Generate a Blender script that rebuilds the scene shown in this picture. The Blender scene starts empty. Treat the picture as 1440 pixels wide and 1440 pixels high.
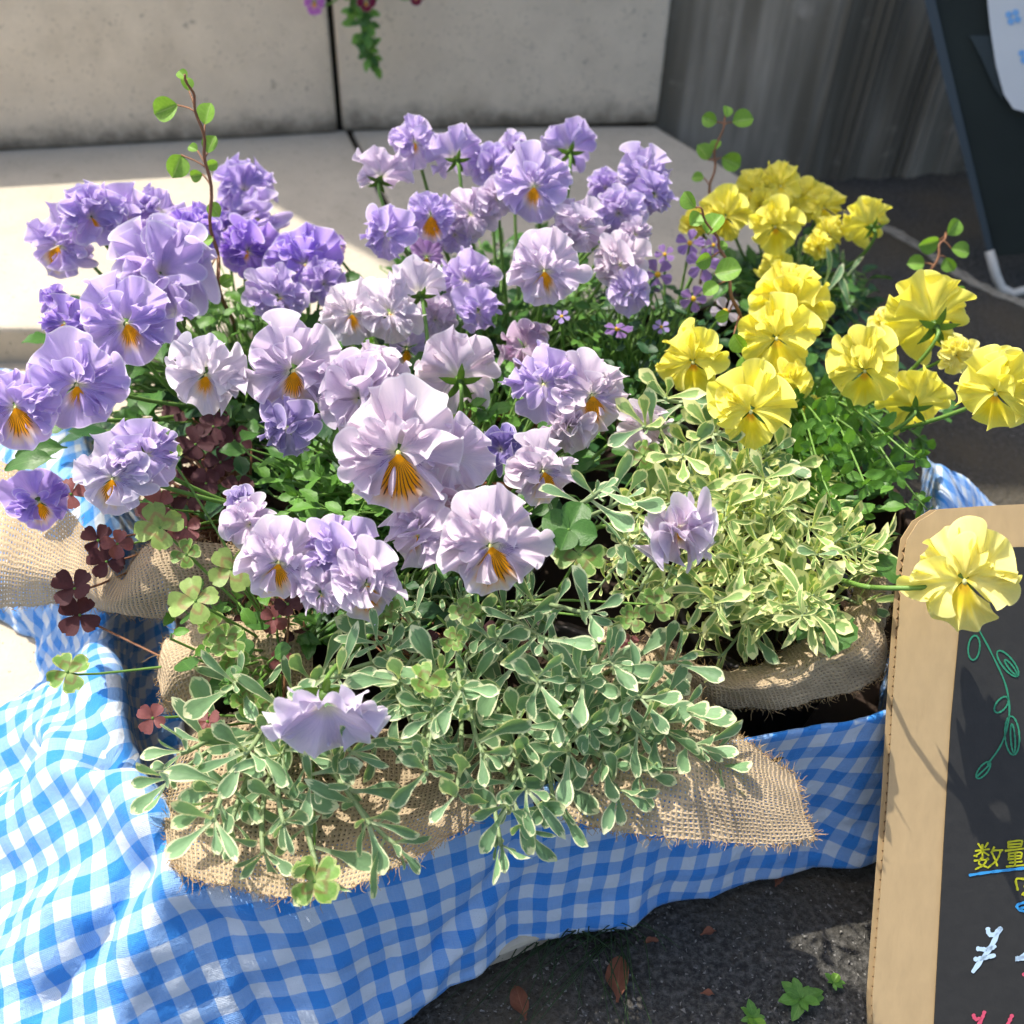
import bpy, math, random
import numpy as np
from mathutils import Vector, Matrix, noise
R_ = math.radians
rnd = random.Random(7)
sc = bpy.context.scene
COL = sc.collection

# ------------------------------------------------------------------ camera, world, sun, exposure
H = .56; PITCH = R_(43); ROLL = R_(2); F = 1544.0
cR = Vector((1, 0, 0)); cU = Vector((0, math.sin(PITCH), math.cos(PITCH))); cF = Vector((0, math.cos(PITCH), -math.sin(PITCH)))
cRr = cR*math.cos(ROLL) + cU*math.sin(ROLL); cUr = cU*math.cos(ROLL) - cR*math.sin(ROLL)
CAM = Vector((0, 0, H))
cam = bpy.data.cameras.new('camera'); camo = bpy.data.objects.new('camera', cam); COL.objects.link(camo)
m = Matrix((cRr, cUr, -cF)).transposed().to_4x4(); m.translation = CAM; camo.matrix_world = m
cam.sensor_width = 36; cam.lens = 36*F/1440; cam.clip_start = .01; cam.clip_end = 200
cam.dof.use_dof = True; cam.dof.focus_distance = .53; cam.dof.aperture_fstop = 9
sc.camera = camo
sc.view_settings.view_transform = 'Standard'; sc.view_settings.look = 'None'; sc.view_settings.gamma = 1
sc.view_settings.exposure = .85
SUN_AZ = math.atan2(-.76, .65); SUN_EL = R_(61)
sund = Vector((math.sin(SUN_AZ)*math.cos(SUN_EL), math.cos(SUN_AZ)*math.cos(SUN_EL), math.sin(SUN_EL)))
w = bpy.data.worlds.new('World'); sc.world = w; w.use_nodes = True
nt = w.node_tree; nt.nodes.clear()
sky = nt.nodes.new('ShaderNodeTexSky'); sky.sky_type = 'NISHITA'; sky.sun_disc = False
sky.sun_elevation = SUN_EL; sky.sun_rotation = SUN_AZ % (2*math.pi); sky.air_density = 1.0; sky.dust_density = 4.0; sky.ozone_density = .6
bg = nt.nodes.new('ShaderNodeBackground'); bg.inputs[1].default_value = .15
wo = nt.nodes.new('ShaderNodeOutputWorld'); nt.links.new(sky.outputs[0], bg.inputs[0]); nt.links.new(bg.outputs[0], wo.inputs[0])
sl = bpy.data.lights.new('sun', 'SUN'); sl.energy = 3.45; sl.angle = R_(.5); sl.color = (1, .95, .86)
so = bpy.data.objects.new('sun', sl); COL.objects.link(so); so.rotation_euler = (-sund).to_track_quat('-Z', 'Y').to_euler()
sc.cycles.max_bounces = 6; sc.cycles.use_adaptive_sampling = True; sc.cycles.adaptive_threshold = .03; sc.cycles.transparent_max_bounces = 12; sc.cycles.transmission_bounces = 6; sc.cycles.use_denoising = True

# ------------------------------------------------------------------ where things stand
def ray(px, py): return cF + cRr*((px-720)/F) + cUr*((720-py)/F)
def G(px, py, z=0.0):
    d = ray(px, py); return CAM + d*((z-H)/d.z)
def Yp(px, py, y):
    d = ray(px, py); return CAM + d*(y/d.y)
def proj(p):
    q = Vector(p)-CAM; d = q.dot(cF); return 720+F*q.dot(cRr)/d, 720-F*q.dot(cUr)/d, d
def depth(p): return (Vector(p)-CAM).dot(cF)

# ------------------------------------------------------------------ object helpers
W = {}
def put(o, M, parent=None):
    COL.objects.link(o)
    if parent is not None:
        o.parent = parent; o.matrix_basis = W[parent.name].inverted() @ M
    else: o.matrix_basis = M
    W[o.name] = M
    return o
def T(v): return Matrix.Translation(Vector(v))
def tag(o, label=None, cat=None, group=None, kind=None):
    for k, v in (('label', label), ('category', cat), ('group', group), ('kind', kind)):
        if v: o[k] = v
    return o
def thing(name, loc, label, cat, group=None):
    o = bpy.data.objects.new(name, None); o.empty_display_size = .02
    put(o, T(loc)); return tag(o, label, cat, group)
def mk(name, verts, faces, mat=None, uv=None, smooth=True):
    me = bpy.data.meshes.new(name)
    me.from_pydata([tuple(map(float, v)) for v in verts], [], faces)
    if uv is not None:
        ul = me.uv_layers.new(name='UVMap')
        idx = np.empty(len(me.loops), int); me.loops.foreach_get('vertex_index', idx)
        ul.data.foreach_set('uv', np.asarray(uv, float)[idx].ravel())
    if mat: me.materials.append(mat)
    if smooth: me.polygons.foreach_set('use_smooth', [True]*len(me.polygons))
    me.update(); return me
def gfaces(n, m, off=0):
    return [(off+i*m+j, off+i*m+j+1, off+(i+1)*m+j+1, off+(i+1)*m+j) for i in range(n-1) for j in range(m-1)]
def gmesh(name, P, mat, uv):
    n, m_ = P.shape[:2]
    return mk(name, P.reshape(-1, 3), gfaces(n, m_), mat, uv.reshape(-1, 2))
def ob(name, me, parent=None, M=Matrix(), **t):
    return tag(put(bpy.data.objects.new(name, me), M, parent), **t)
class Bag:                       # collects geometry for ONE mesh
    def __init__(s): s.v = []; s.f = []; s.uv = []
    def add(s, v, f, uv=None):
        o = len(s.v); s.v += [tuple(x) for x in v]; s.f += [tuple(i+o for i in q) for q in f]
        s.uv += list(uv) if uv is not None else [(0, 0)]*len(v)
    def tube(s, pts, r, sides=6, r1=None, cap=True):
        pts = [Vector(p) for p in pts]; n = len(pts); r1 = r if r1 is None else r1
        up = Vector((.13, .21, .97)); vs = []; uv = []
        for i, p in enumerate(pts):
            t = (pts[min(i+1, n-1)]-pts[max(i-1, 0)])
            t = t.normalized() if t.length > 1e-9 else Vector((0, 0, 1))
            a = t.cross(up)
            if a.length < .05: a = t.cross(Vector((1, 0, 0)))
            a.normalize(); b = t.cross(a); rr = r+(r1-r)*i/(n-1)
            for k in range(sides):
                th = 2*math.pi*k/sides; vs.append(p+a*math.cos(th)*rr+b*math.sin(th)*rr); uv.append((k/sides, i/(n-1)))
        fs = [(i*sides+k, i*sides+(k+1) % sides, (i+1)*sides+(k+1) % sides, (i+1)*sides+k) for i in range(n-1) for k in range(sides)]
        if cap: fs += [tuple(range(sides))[::-1], tuple((n-1)*sides+k for k in range(sides))]
        s.add(vs, fs, uv)
    def prism(s, poly, z0, z1=None, top=None):
        n = len(poly)
        lo = [(p[0], p[1], z0) for p in poly]; hi = [(p[0], p[1], z1) for p in (top or poly)]
        s.add(lo+hi, [tuple(range(n))[::-1], tuple(range(n, 2*n))]+[(i, (i+1) % n, n+(i+1) % n, n+i) for i in range(n)])
    def build(s, name, mat, parent=None, smooth=True, M=Matrix(), **t):
        Mi = Matrix() if parent is None else M
        return ob(name, mk(name, s.v, s.f, mat, s.uv, smooth), parent, Mi, **t)
def bevel(o, wd, seg=2):
    b = o.modifiers.new('bevel', 'BEVEL'); b.width = wd; b.segments = seg; b.limit_method = 'ANGLE'; return o
def bez(p0, p1, p2, p3, n):
    out = []
    for i in range(n):
        t = i/(n-1); a = 1-t
        out.append(p0*a**3+p1*3*a*a*t+p2*3*a*t*t+p3*t**3)
    return out
def cr1(P, n):                   # catmull-rom resample of an array along axis 0
    P = np.asarray(P, float); k = len(P)
    Q = np.concatenate([[2*P[0]-P[1]], P, [2*P[-1]-P[-2]]])
    t = np.linspace(0, k-1-1e-9, n); i = t.astype(int); f = (t-i).reshape((-1,)+(1,)*(P.ndim-1))
    a, b, c, d = Q[i], Q[i+1], Q[i+2], Q[i+3]
    return .5*((2*b)+(-a+c)*f+(2*a-5*b+4*c-d)*f*f+(-a+3*b-3*c+d)*f**3)
def surf(ctrl, nu, nv):          # ctrl[i][j] 3-D points
    A = cr1(np.array([[tuple(p) for p in r] for r in ctrl]), nu)
    return np.swapaxes(cr1(np.swapaxes(A, 0, 1), nv), 0, 1)
def normals(P):
    a = np.gradient(P, axis=0); b = np.gradient(P, axis=1); n = np.cross(a, b)
    return n/np.maximum(np.linalg.norm(n, axis=2, keepdims=True), 1e-12)
def fnoise(P, s, seed=0.0):
    return np.array([[noise.noise(Vector(tuple(q))*s+Vector((seed, seed*1.7, 0))) for q in r] for r in P])
def flatten_uv(P, UV, it=400):   # relax a sheet's UV until its edge lengths are those of the cloth
    UV = UV.copy()
    prs = []
    n, m_ = P.shape[:2]
    def sl_(di, dj):
        a = (slice(0, n-di), slice(max(0, -dj), m_-max(0, dj))); b = (slice(di, n), slice(max(0, dj), m_+min(0, dj)))
        return a, b, np.linalg.norm(P[b]-P[a], axis=2)
    for d in ((1, 0), (0, 1), (1, 1), (1, -1), (2, 0), (0, 2)): prs.append(sl_(*d))
    for _ in range(it):
        acc = np.zeros_like(UV); cnt = np.zeros(UV.shape[:2]+(1,))
        for a, b, L in prs:
            d = UV[b]-UV[a]; l = np.maximum(np.linalg.norm(d, axis=2), 1e-9)
            c = (d*((l-L)/l*.5)[..., None]); acc[a] += c; acc[b] -= c; cnt[a] += 1; cnt[b] += 1
        UV += acc/cnt*1.2
    return UV

# ------------------------------------------------------------------ material helpers
class N:
    def __init__(s, name):
        s.m = bpy.data.materials.new(name); s.m.use_nodes = True; s.t = s.m.node_tree; s.t.nodes.clear()
        s.out = s.t.nodes.new('ShaderNodeOutputMaterial')
    def n(s, typ, **kw):
        nd = s.t.nodes.new('ShaderNode'+typ)
        for k, v in kw.items(): setattr(nd, k, v)
        return nd
    def set(s, inp, v):
        if isinstance(v, bpy.types.NodeSocket): s.t.links.new(v, inp)
        elif isinstance(v, (tuple, list)) and len(v) == 3 and inp.type == 'RGBA': inp.default_value = (*v, 1)
        else: inp.default_value = v
    def math(s, op, a, b=0.0, c=None, clamp=False):
        nd = s.n('Math', operation=op, use_clamp=clamp); s.set(nd.inputs[0], a); s.set(nd.inputs[1], b)
        if c is not None: s.set(nd.inputs[2], c)
        return nd.outputs[0]
    def mix(s, f, a, b, blend='MIX'):
        nd = s.n('Mix', data_type='RGBA', blend_type=blend); s.set(nd.inputs[0], f); s.set(nd.inputs[6], a); s.set(nd.inputs[7], b); return nd.outputs[2]
    def step(s, x, a, b):          # smoothstep a..b
        nd = s.n('MapRange', interpolation_type='SMOOTHSTEP'); s.set(nd.inputs[0], x); nd.inputs[1].default_value = a; nd.inputs[2].default_value = b; return nd.outputs[0]
    def noise(s, vec, scale, det=2, rough=.5, dist=0):
        nd = s.n('TexNoise'); s.set(nd.inputs['Vector'], vec) if vec is not None else None
        nd.inputs['Scale'].default_value = scale; nd.inputs['Detail'].default_value = det; nd.inputs['Roughness'].default_value = rough; nd.inputs['Distortion'].default_value = dist
        return nd.outputs[0]
    def vm(s, op, a, b):
        nd = s.n('VectorMath', operation=op); s.set(nd.inputs[0], a); s.set(nd.inputs[1], b); return nd.outputs[0]
    def uv(s):
        nd = s.n('UVMap'); sp = s.n('SeparateXYZ'); s.t.links.new(nd.outputs[0], sp.inputs[0]); return nd.outputs[0], sp.outputs[0], sp.outputs[1]
    def obj(s): return s.n('TexCoord').outputs['Object']
    def pos(s): return s.n('NewGeometry').outputs['Position']
    def comb(s, x, y, z=0.0):
        nd = s.n('CombineXYZ'); s.set(nd.inputs[0], x); s.set(nd.inputs[1], y); s.set(nd.inputs[2], z); return nd.outputs[0]
    def bump(s, h, strength, dist):
        nd = s.n('Bump'); s.set(nd.inputs['Height'], h); nd.inputs['Strength'].default_value = strength; nd.inputs['Distance'].default_value = dist; return nd.outputs[0]
    def bsdf(s, col, rough=.6, spec=.3, normal=None, trans=0, tcol=None, sheen=0, metal=0):
        p = s.n('BsdfPrincipled'); s.set(p.inputs['Base Color'], col); s.set(p.inputs['Roughness'], rough)
        p.inputs['Specular IOR Level'].default_value = spec; p.inputs['Metallic'].default_value = metal
        if sheen: p.inputs['Sheen Weight'].default_value = sheen
        if normal: s.set(p.inputs['Normal'], normal)
        o = p.outputs[0]
        if trans:
            t = s.n('BsdfTranslucent'); s.set(t.inputs[0], tcol if tcol is not None else col)
            if normal: s.set(t.inputs['Normal'], normal)
            mx = s.n('MixShader'); mx.inputs[0].default_value = trans; s.set(mx.inputs[1], o); s.set(mx.inputs[2], t.outputs[0]); o = mx.outputs[0]
        s.last = o; return s
    def done(s):
        s.t.links.new(s.last, s.out.inputs[0]); return s.m
def plain(name, col, rough=.6, spec=.3, var=.15, scale=60, bump=.0, **k):
    a = N(name); p = a.pos(); nz = a.noise(p, scale, 4)
    f = a.math('MULTIPLY_ADD', nz, var*2, 1-var); c = a.mix(1.0, col, a.comb(f, f, f), 'MULTIPLY')
    nm = a.bump(nz, 1, bump) if bump else None
    return a.bsdf(c, rough, spec, nm, **k).done()

# petals: object colour = petal colour, object alpha = how strongly the throat is marked
def petal_mat(name, kind):
    a = N(name); uvv, u, v = a.uv(); oi = a.n('ObjectInfo'); col = oi.outputs['Color']; al = oi.outputs['Alpha']; rd = oi.outputs['Random']
    streak = a.noise(a.comb(a.math('MULTIPLY', u, 16.0), a.math('MULTIPLY', v, 2.0), a.math('MULTIPLY', rd, 9.0)), 2.2, 3, .6)
    big = a.noise(a.comb(a.math('MULTIPLY', u, 3.0), a.math('MULTIPLY', v, 2.0), a.math('MULTIPLY', rd, 5.0)), 1.2, 1)
    f = a.math('ADD', a.math('MULTIPLY_ADD', streak, .26, .87), a.math('MULTIPLY_ADD', big, .2, -.1))
    c = a.mix(1.0, col, a.comb(f, f, a.math('POWER', f, .6)), 'MULTIPLY')
    yel = 'yellow' in name
    tip = a.step(v, .955, .985)
    c = a.mix(a.math('MULTIPLY', tip, .55 if not yel else .25), c, (.95, .92, .95) if not yel else (.95, .9, .5))
    vn = a.math('ABSOLUTE', a.math('SUBTRACT', a.math('FRACT', a.math('ADD', a.math('MULTIPLY', u, 19.0), a.math('MULTIPLY', a.noise(a.comb(a.math('MULTIPLY', v, 4.0), a.math('MULTIPLY', u, 5.0), rd), 1.0, 2), 2.2))), .5))
    vk = a.math('MULTIPLY', a.math('SUBTRACT', 1.0, a.step(vn, .03, .16)), a.math('SUBTRACT', 1.0, a.step(v, .5, .95)))
    c = a.mix(a.math('MULTIPLY', vk, .2), c, a.mix(.6, c, (.35, .22, .6) if not yel else (.8, .5, .02), 'MULTIPLY'))
    uc = a.math('ABSOLUTE', a.math('SUBTRACT', u, .5))
    jit = a.noise(a.comb(a.math('MULTIPLY', u, 20.0), 0.0, rd), 1.0, 1)
    fr = a.math('ABSOLUTE', a.math('SUBTRACT', a.math('FRACT', a.math('ADD', a.math('MULTIPLY', u, 15.0), a.math('MULTIPLY', a.noise(a.comb(a.math('MULTIPLY', v, 3.0), u, 0.0), 1.5, 1), .8))), .5))
    base = a.math('SUBTRACT', 1.0, a.step(v, .04, .3))
    if kind == 'lip':
        reach = a.math('SUBTRACT', a.math('MULTIPLY_ADD', jit, .36, .53), a.math('MULTIPLY', a.math('POWER', a.math('MULTIPLY', uc, 2.0), 2.5), .42))
        d = a.math('SUBTRACT', a.math('MULTIPLY', reach, a.math('ADD', a.math('MULTIPLY_ADD', al, .66, .2), a.math('MULTIPLY', rd, .24))), v)
        if not yel:
            glow = a.math('MULTIPLY', a.step(d, -.2, .14), a.math('GREATER_THAN', al, .25))
            c = a.mix(glow, c, (.95, .4, .002))
            c = a.mix(a.math('MULTIPLY', a.math('MULTIPLY', a.step(d, -.3, -.08), a.math('SUBTRACT', 1.0, glow)), a.math('MULTIPLY', al, .75)), c, (.86, .72, .48))
            lw = a.math('SUBTRACT', .19, a.math('MULTIPLY', v, .12))
            ln = a.math('LESS_THAN', fr, lw); ln = a.math('MULTIPLY', ln, a.step(d, -.03, .03)); ln = a.math('MULTIPLY', ln, a.step(v, .1, .18))
            c = a.mix(a.math('MULTIPLY', ln, a.math('MULTIPLY', al, .92)), c, (.05, .012, .02))
        else:
            c = a.mix(a.math('MULTIPLY', a.step(d, -.35, .15), .85), c, (.95, .74, .004))
            c = a.mix(a.math('MULTIPLY', a.step(a.math('SUBTRACT', .22, v), -.1, .1), al), c, (.8, .33, .01))
    elif kind == 'side':
        c = a.mix(a.math('MULTIPLY', base, .75), c, (.88, .85, .5) if not yel else (.9, .68, .02))
        if not yel:
            reach = a.math('MULTIPLY_ADD', jit, .25, .3)
            ln = a.math('MULTIPLY', a.math('LESS_THAN', fr, .2), a.step(a.math('SUBTRACT', reach, v), -.02, .03)); ln = a.math('MULTIPLY', ln, a.step(v, .08, .14))
            ln = a.math('MULTIPLY', ln, a.math('LESS_THAN', uc, .32))
            c = a.mix(a.math('MULTIPLY', ln, a.math('MULTIPLY', al, .85)), c, (.12, .04, .2))
            bl = a.math('MULTIPLY', a.step(a.math('SUBTRACT', .5, v), -.1, .2), a.step(v, .15, .3))
            c = a.mix(a.math('MULTIPLY', bl, a.math('MULTIPLY', al, .3)), c, (.42, .28, .72))
    else:
        c = a.mix(a.math('MULTIPLY', a.math('SUBTRACT', 1.0, a.step(v, .02, .34)), .6), c, (.85, .82, .55) if not yel else (.9, .7, .03))
    nm = a.bump(streak, .16, .001)
    tc = a.mix(1.0, c, (1.0, .97, 1.0) if not yel else (1.0, 1.0, .5), 'MULTIPLY')
    return a.bsdf(c, .55, .18, nm, trans=.5 if not yel else .45, tcol=tc, sheen=.15).done()
PM = {k: petal_mat('petal_'+k, k) for k in ('top', 'side', 'lip')}
PY = {k: petal_mat('petal_yellow_'+k, k) for k in ('top', 'side', 'lip')}

def leaf_mat(name, col, edge=None, ew=.3, rough=.45, vein=None, mark=None, trans=.28, var=.3):
    a = N(name); uvv, u, v = a.uv(); oi = a.n('ObjectInfo'); rd = oi.outputs['Random']
    uc = a.math('MULTIPLY', a.math('ABSOLUTE', a.math('SUBTRACT', u, .5)), 2.0)
    nz = a.noise(a.comb(a.math('MULTIPLY', u, 3.0), a.math('MULTIPLY', v, 4.0), a.math('MULTIPLY', rd, 40.0)), 1.6, 3)
    f = a.math('ADD', a.math('MULTIPLY_ADD', nz, .5, .75-var/2), a.math('MULTIPLY', rd, var))
    c = a.mix(1.0, col, a.comb(f, f, f), 'MULTIPLY')
    if edge:
        e = a.math('MAXIMUM', uc, a.math('MULTIPLY_ADD', v, 2.2, -1.2))
        th = a.math('MULTIPLY_ADD', nz, .5, 1-ew-.25)
        c = a.mix(a.step(a.math('SUBTRACT', e, th), -.04, .05), c, edge)
        c = a.mix(a.math('SUBTRACT', 1.0, a.step(v, .1, .4)), c, a.mix(.6, col, edge))
    if vein:
        k = a.math('ABSOLUTE', a.math('SUBTRACT', a.math('FRACT', a.math('ADD', a.math('MULTIPLY', v, 6.0), a.math('MULTIPLY', uc, -1.6))), .5))
        vv = a.math('MAXIMUM', a.math('MULTIPLY', a.math('SUBTRACT', 1.0, a.step(k, .02, .09)), .35), a.math('SUBTRACT', 1.0, a.step(uc, .02, .07)))
        c = a.mix(a.math('MULTIPLY', vv, .5), c, vein)
    if mark:
        q = a.math('SUBTRACT', a.math('ABSOLUTE', a.math('SUBTRACT', v, a.math('MULTIPLY_ADD', uc, -.35, .6))), .0)
        mm = a.math('SUBTRACT', 1.0, a.step(a.math('ADD', q, a.math('MULTIPLY', nz, .12)), .09, .2))
        c = a.mix(a.math('MULTIPLY', mm, .5), c, mark)
    nm = a.bump(a.noise(a.comb(a.math('MULTIPLY', u, 10.0), a.math('MULTIPLY', v, 10.0), rd), 1.5, 2), .3, .0006)
    tc = a.mix(1.0, c, (1.25, 1.25, .55), 'MULTIPLY')
    return a.bsdf(c, rough, .35, nm, trans=trans, tcol=tc).done()
LM = dict(
    var=leaf_mat('variegated_leaf', (.19, .33, .16), (.71, .74, .46), .19, .5),
    vary=leaf_mat('yellow_variegated_leaf', (.27, .41, .13), (.76, .77, .36), .36, .5),
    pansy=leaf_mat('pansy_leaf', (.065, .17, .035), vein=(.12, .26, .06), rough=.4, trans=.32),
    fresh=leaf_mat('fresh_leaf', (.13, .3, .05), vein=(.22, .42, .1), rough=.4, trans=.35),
    vine=leaf_mat('vine_leaf', (.22, .42, .06), vein=(.5, .65, .25), rough=.45, trans=.4),
    clover=leaf_mat('clover_leaf', (.16, .3, .06), (.38, .46, .16), .16, .45, mark=(.2, .06, .04), trans=.35),
    cloverp=leaf_mat('pale_clover_leaf', (.3, .42, .12), mark=(.38, .14, .1), trans=.4),
    maroon=leaf_mat('maroon_leaf', (.065, .018, .022), rough=.7, trans=.3),
    pink=leaf_mat('pink_leaf', (.24, .08, .08), rough=.45, trans=.35),
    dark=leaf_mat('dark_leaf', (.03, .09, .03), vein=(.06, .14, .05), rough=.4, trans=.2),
    sepal=leaf_mat('sepal', (.09, .18, .03), rough=.5, trans=.25),
    dead=leaf_mat('dead_leaf', (.2, .075, .04), vein=(.3, .14, .08), rough=.8, trans=.05))
STEM = plain('green_stem', (.16, .3, .06), .45, .4, .2, 90, trans=.15)
STEMG = plain('grey_green_stem', (.27, .36, .17), .55, .3, .2, 90, trans=.15)
STEMB = plain('reddish_stem', (.24, .11, .055), .6, .3, .25, 120)
SOIL = plain('potting_soil', (.035, .022, .015), .95, .1, .5, 300, .004)
POTM = plain('dark_pot', (.03, .022, .02), .5, .4, .2, 80)
TERRA = plain('terracotta', (.5, .2, .1), .75, .2, .2, 120)
WOOD = plain('dark_crate_wood', (.035, .022, .015), .8, .2, .3, 70, .001)

def burlap_mat(name, pitch, hole, col=(.68, .52, .33)):
    a = N(name); uvv, u0, v0 = a.uv()
    wob = a.noise(a.vm('MULTIPLY', uvv, (60, 60, 1)), 1.0, 2); wob2 = a.noise(a.vm('MULTIPLY', uvv, (60, 60, 1)), 1.3, 2)
    u = a.math('ADD', a.math('DIVIDE', u0, pitch), a.math('MULTIPLY', wob, 1.6)); v = a.math('ADD', a.math('DIVIDE', v0, pitch), a.math('MULTIPLY', wob2, 1.6))
    def pr(x): return a.math('ABSOLUTE', a.math('SUBTRACT', a.math('FRACT', x), .5))     # 0 thread centre .. .5 gap
    pu, pv = pr(u), pr(v)
    thick = a.noise(a.comb(a.math('MULTIPLY', u, .7), a.math('MULTIPLY', v, .7), 0.0), .6, 1)
    wdt = a.math('MULTIPLY_ADD', thick, .22, .5-hole-.11)
    gu = a.math('GREATER_THAN', pu, wdt); gv = a.math('GREATER_THAN', pv, wdt); gap = a.math('MULTIPLY', gu, gv)
    par = a.math('MULTIPLY', a.math('COSINE', a.math('MULTIPLY', u, math.pi)), a.math('COSINE', a.math('MULTIPLY', v, math.pi)))
    cu = a.math('SUBTRACT', 1.0, a.math('MULTIPLY', pu, 2.0)); cv = a.math('SUBTRACT', 1.0, a.math('MULTIPLY', pv, 2.0))
    h = a.math('MAXIMUM', a.math('MULTIPLY', cu, a.math('MULTIPLY_ADD', par, .3, .7)), a.math('MULTIPLY', cv, a.math('MULTIPLY_ADD', par, -.3, .7)))
    fib = a.noise(a.vm('MULTIPLY', uvv, (2500, 2500, 1)), 1.0, 2)
    big = a.noise(a.vm('MULTIPLY', uvv, (30, 30, 1)), 1.0, 2)
    f = a.math('ADD', a.math('MULTIPLY_ADD', fib, .5, .55), a.math('MULTIPLY_ADD', big, .9, -.4))
    f = a.math('MULTIPLY', f, a.math('MULTIPLY_ADD', h, .3, .78))
    c = a.mix(1.0, col, a.comb(f, f, f), 'MULTIPLY')
    nm = a.bump(a.math('ADD', h, a.math('MULTIPLY', fib, .25)), .9, pitch*.6)
    a.bsdf(c, .9, .1, nm, trans=.15)
    tr = a.n('BsdfTransparent'); mx = a.n('MixShader'); a.set(mx.inputs[0], gap); a.set(mx.inputs[1], a.last); a.set(mx.inputs[2], tr.outputs[0]); a.last = mx.outputs[0]
    return a.done()
BURL = burlap_mat('burlap_open', .0023, .13)
BURD = burlap_mat('burlap_dense', .0023, .07)
FIB = plain('jute_fibre', (.5, .34, .17), .9, .1, .3, 200, trans=.2)

def gingham():
    a = N('gingham_cotton'); uvv, u, v = a.uv(); p = .0083
    wb = a.noise(a.vm('MULTIPLY', uvv, (25, 25, 1)), 1.0, 2)
    uu = a.math('ADD', a.math('DIVIDE', u, p), a.math('MULTIPLY', wb, .35)); vv = a.math('ADD', a.math('DIVIDE', v, p), a.math('MULTIPLY', wb, .35))
    def st(x):
        k = a.math('ABSOLUTE', a.math('SUBTRACT', a.math('FRACT', a.math('MULTIPLY', x, .5)), .5)); return a.step(k, .238, .262)
    A, B = st(uu), st(vv)
    th = a.math('SINE', a.math('MULTIPLY', u, 9000.0)); tv = a.math('SINE', a.math('MULTIPLY', v, 9000.0))
    slub = a.noise(a.comb(a.math('MULTIPLY', u, 2400.0), a.math('MULTIPLY', v, 120.0), 0.0), 1.0, 2); slub2 = a.noise(a.comb(a.math('MULTIPLY', u, 120.0), a.math('MULTIPLY', v, 2400.0), 0.0), 1.0, 2)
    WH, BL = (.68, .75, .84), (.045, .27, .74)
    ca = a.mix(A, WH, BL); cb = a.mix(B, WH, BL)
    sel = a.math('MULTIPLY_ADD', a.math('SUBTRACT', slub, slub2), .7, .5, clamp=True)
    c = a.mix(sel, ca, cb)
    c = a.mix(a.math('MULTIPLY', a.math('ABSOLUTE', a.math('SUBTRACT', A, B)), .68), c, (.2, .43, .82))
    crk = a.noise(a.vm('MULTIPLY', uvv, (220, 220, 1)), 1.0, 4, .65)
    h = a.math('ADD', a.math('MULTIPLY', a.math('ADD', th, tv), .05), a.math('ADD', a.math('MULTIPLY', a.math('ADD', slub, slub2), .25), a.math('MULTIPLY', crk, 1.3)))
    nm = a.bump(h, .7, .0012)
    return a.bsdf(c, .85, .15, nm, trans=.12, sheen=.2).done()
GING = gingham()

# ------------------------------------------------------------------ the setting: asphalt, paving, ledge, wall, pillar
a = N('asphalt'); p = a.pos()
n1 = a.noise(p, 260, 3, .7); n2 = a.noise(p, 7, 3); vo = a.n('TexVoronoi'); a.set(vo.inputs['Vector'], p); vo.inputs['Scale'].default_value = 230
c = a.mix(a.step(n1, .35, .75), (.03, .029, .026), (.115, .11, .1)); c = a.mix(a.step(n2, .4, .7), c, (.085, .072, .05), 'MIX')
c = a.mix(a.math('MULTIPLY', a.math('LESS_THAN', a.math('ADD', vo.outputs[0], a.math('MULTIPLY', n2, .2)), .22), .6), c, (.28, .27, .25))
asph = a.bsdf(c, .9, .2, a.bump(a.math('ADD', n1, a.math('MULTIPLY', vo.outputs[0], .6)), 1.0, .003)).done()
g = Bag(); g.add([(-15, -6, 0), (15, -6, 0), (15, 24, 0), (-15, 24, 0)], [(0, 1, 2, 3)]); g.build('ground', asph, smooth=False, kind='structure', label='dark asphalt ground')

def stone(name, col, dirt, dark=(.06, .05, .035), z0=None, rough=.85):
    a = N(name); p = a.pos(); n1 = a.noise(p, 25, 5, .6); n2 = a.noise(p, 350, 3, .6); n3 = a.noise(p, 5, 2)
    f = a.math('ADD', a.math('MULTIPLY_ADD', n1, .35, .75), a.math('MULTIPLY_ADD', n2, .16, -.02))
    c = a.mix(1.0, col, a.comb(f, f, f), 'MULTIPLY')
    pv = a.n('TexVoronoi'); a.set(pv.inputs['Vector'], p); pv.inputs['Scale'].default_value = 260; pore = a.math('MULTIPLY', a.math('LESS_THAN', pv.outputs[0], .2), a.math('GREATER_THAN', a.noise(p, 60, 2), .52)); c = a.mix(a.math('MULTIPLY', pore, .55), c, dark); c = a.mix(a.math('MULTIPLY', a.step(a.noise(p, 9, 5, .65), .5, .75), .3), c, (.3, .25, .17))
    spots = a.step(a.noise(p, 55, 4, .7), .62, .72); c = a.mix(a.math('MULTIPLY', spots, dirt), c, dark)
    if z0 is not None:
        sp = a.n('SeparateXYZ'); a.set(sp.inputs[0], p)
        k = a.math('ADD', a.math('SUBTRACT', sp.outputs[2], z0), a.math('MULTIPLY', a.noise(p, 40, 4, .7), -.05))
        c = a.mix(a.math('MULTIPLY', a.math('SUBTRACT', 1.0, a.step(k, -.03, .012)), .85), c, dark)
    return a.bsdf(c, rough, .15, a.bump(a.math('ADD', n2, n1), .5, .0012)).done()
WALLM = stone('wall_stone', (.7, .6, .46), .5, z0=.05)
SLABM = stone('slab_stone', (.5, .445, .35), .25)
PAVEM = stone('paving_stone', (.52, .45, .34), .15)
JOINT = plain('joint_dirt', (.02, .018, .013), .95, .1, .4, 200)

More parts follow.
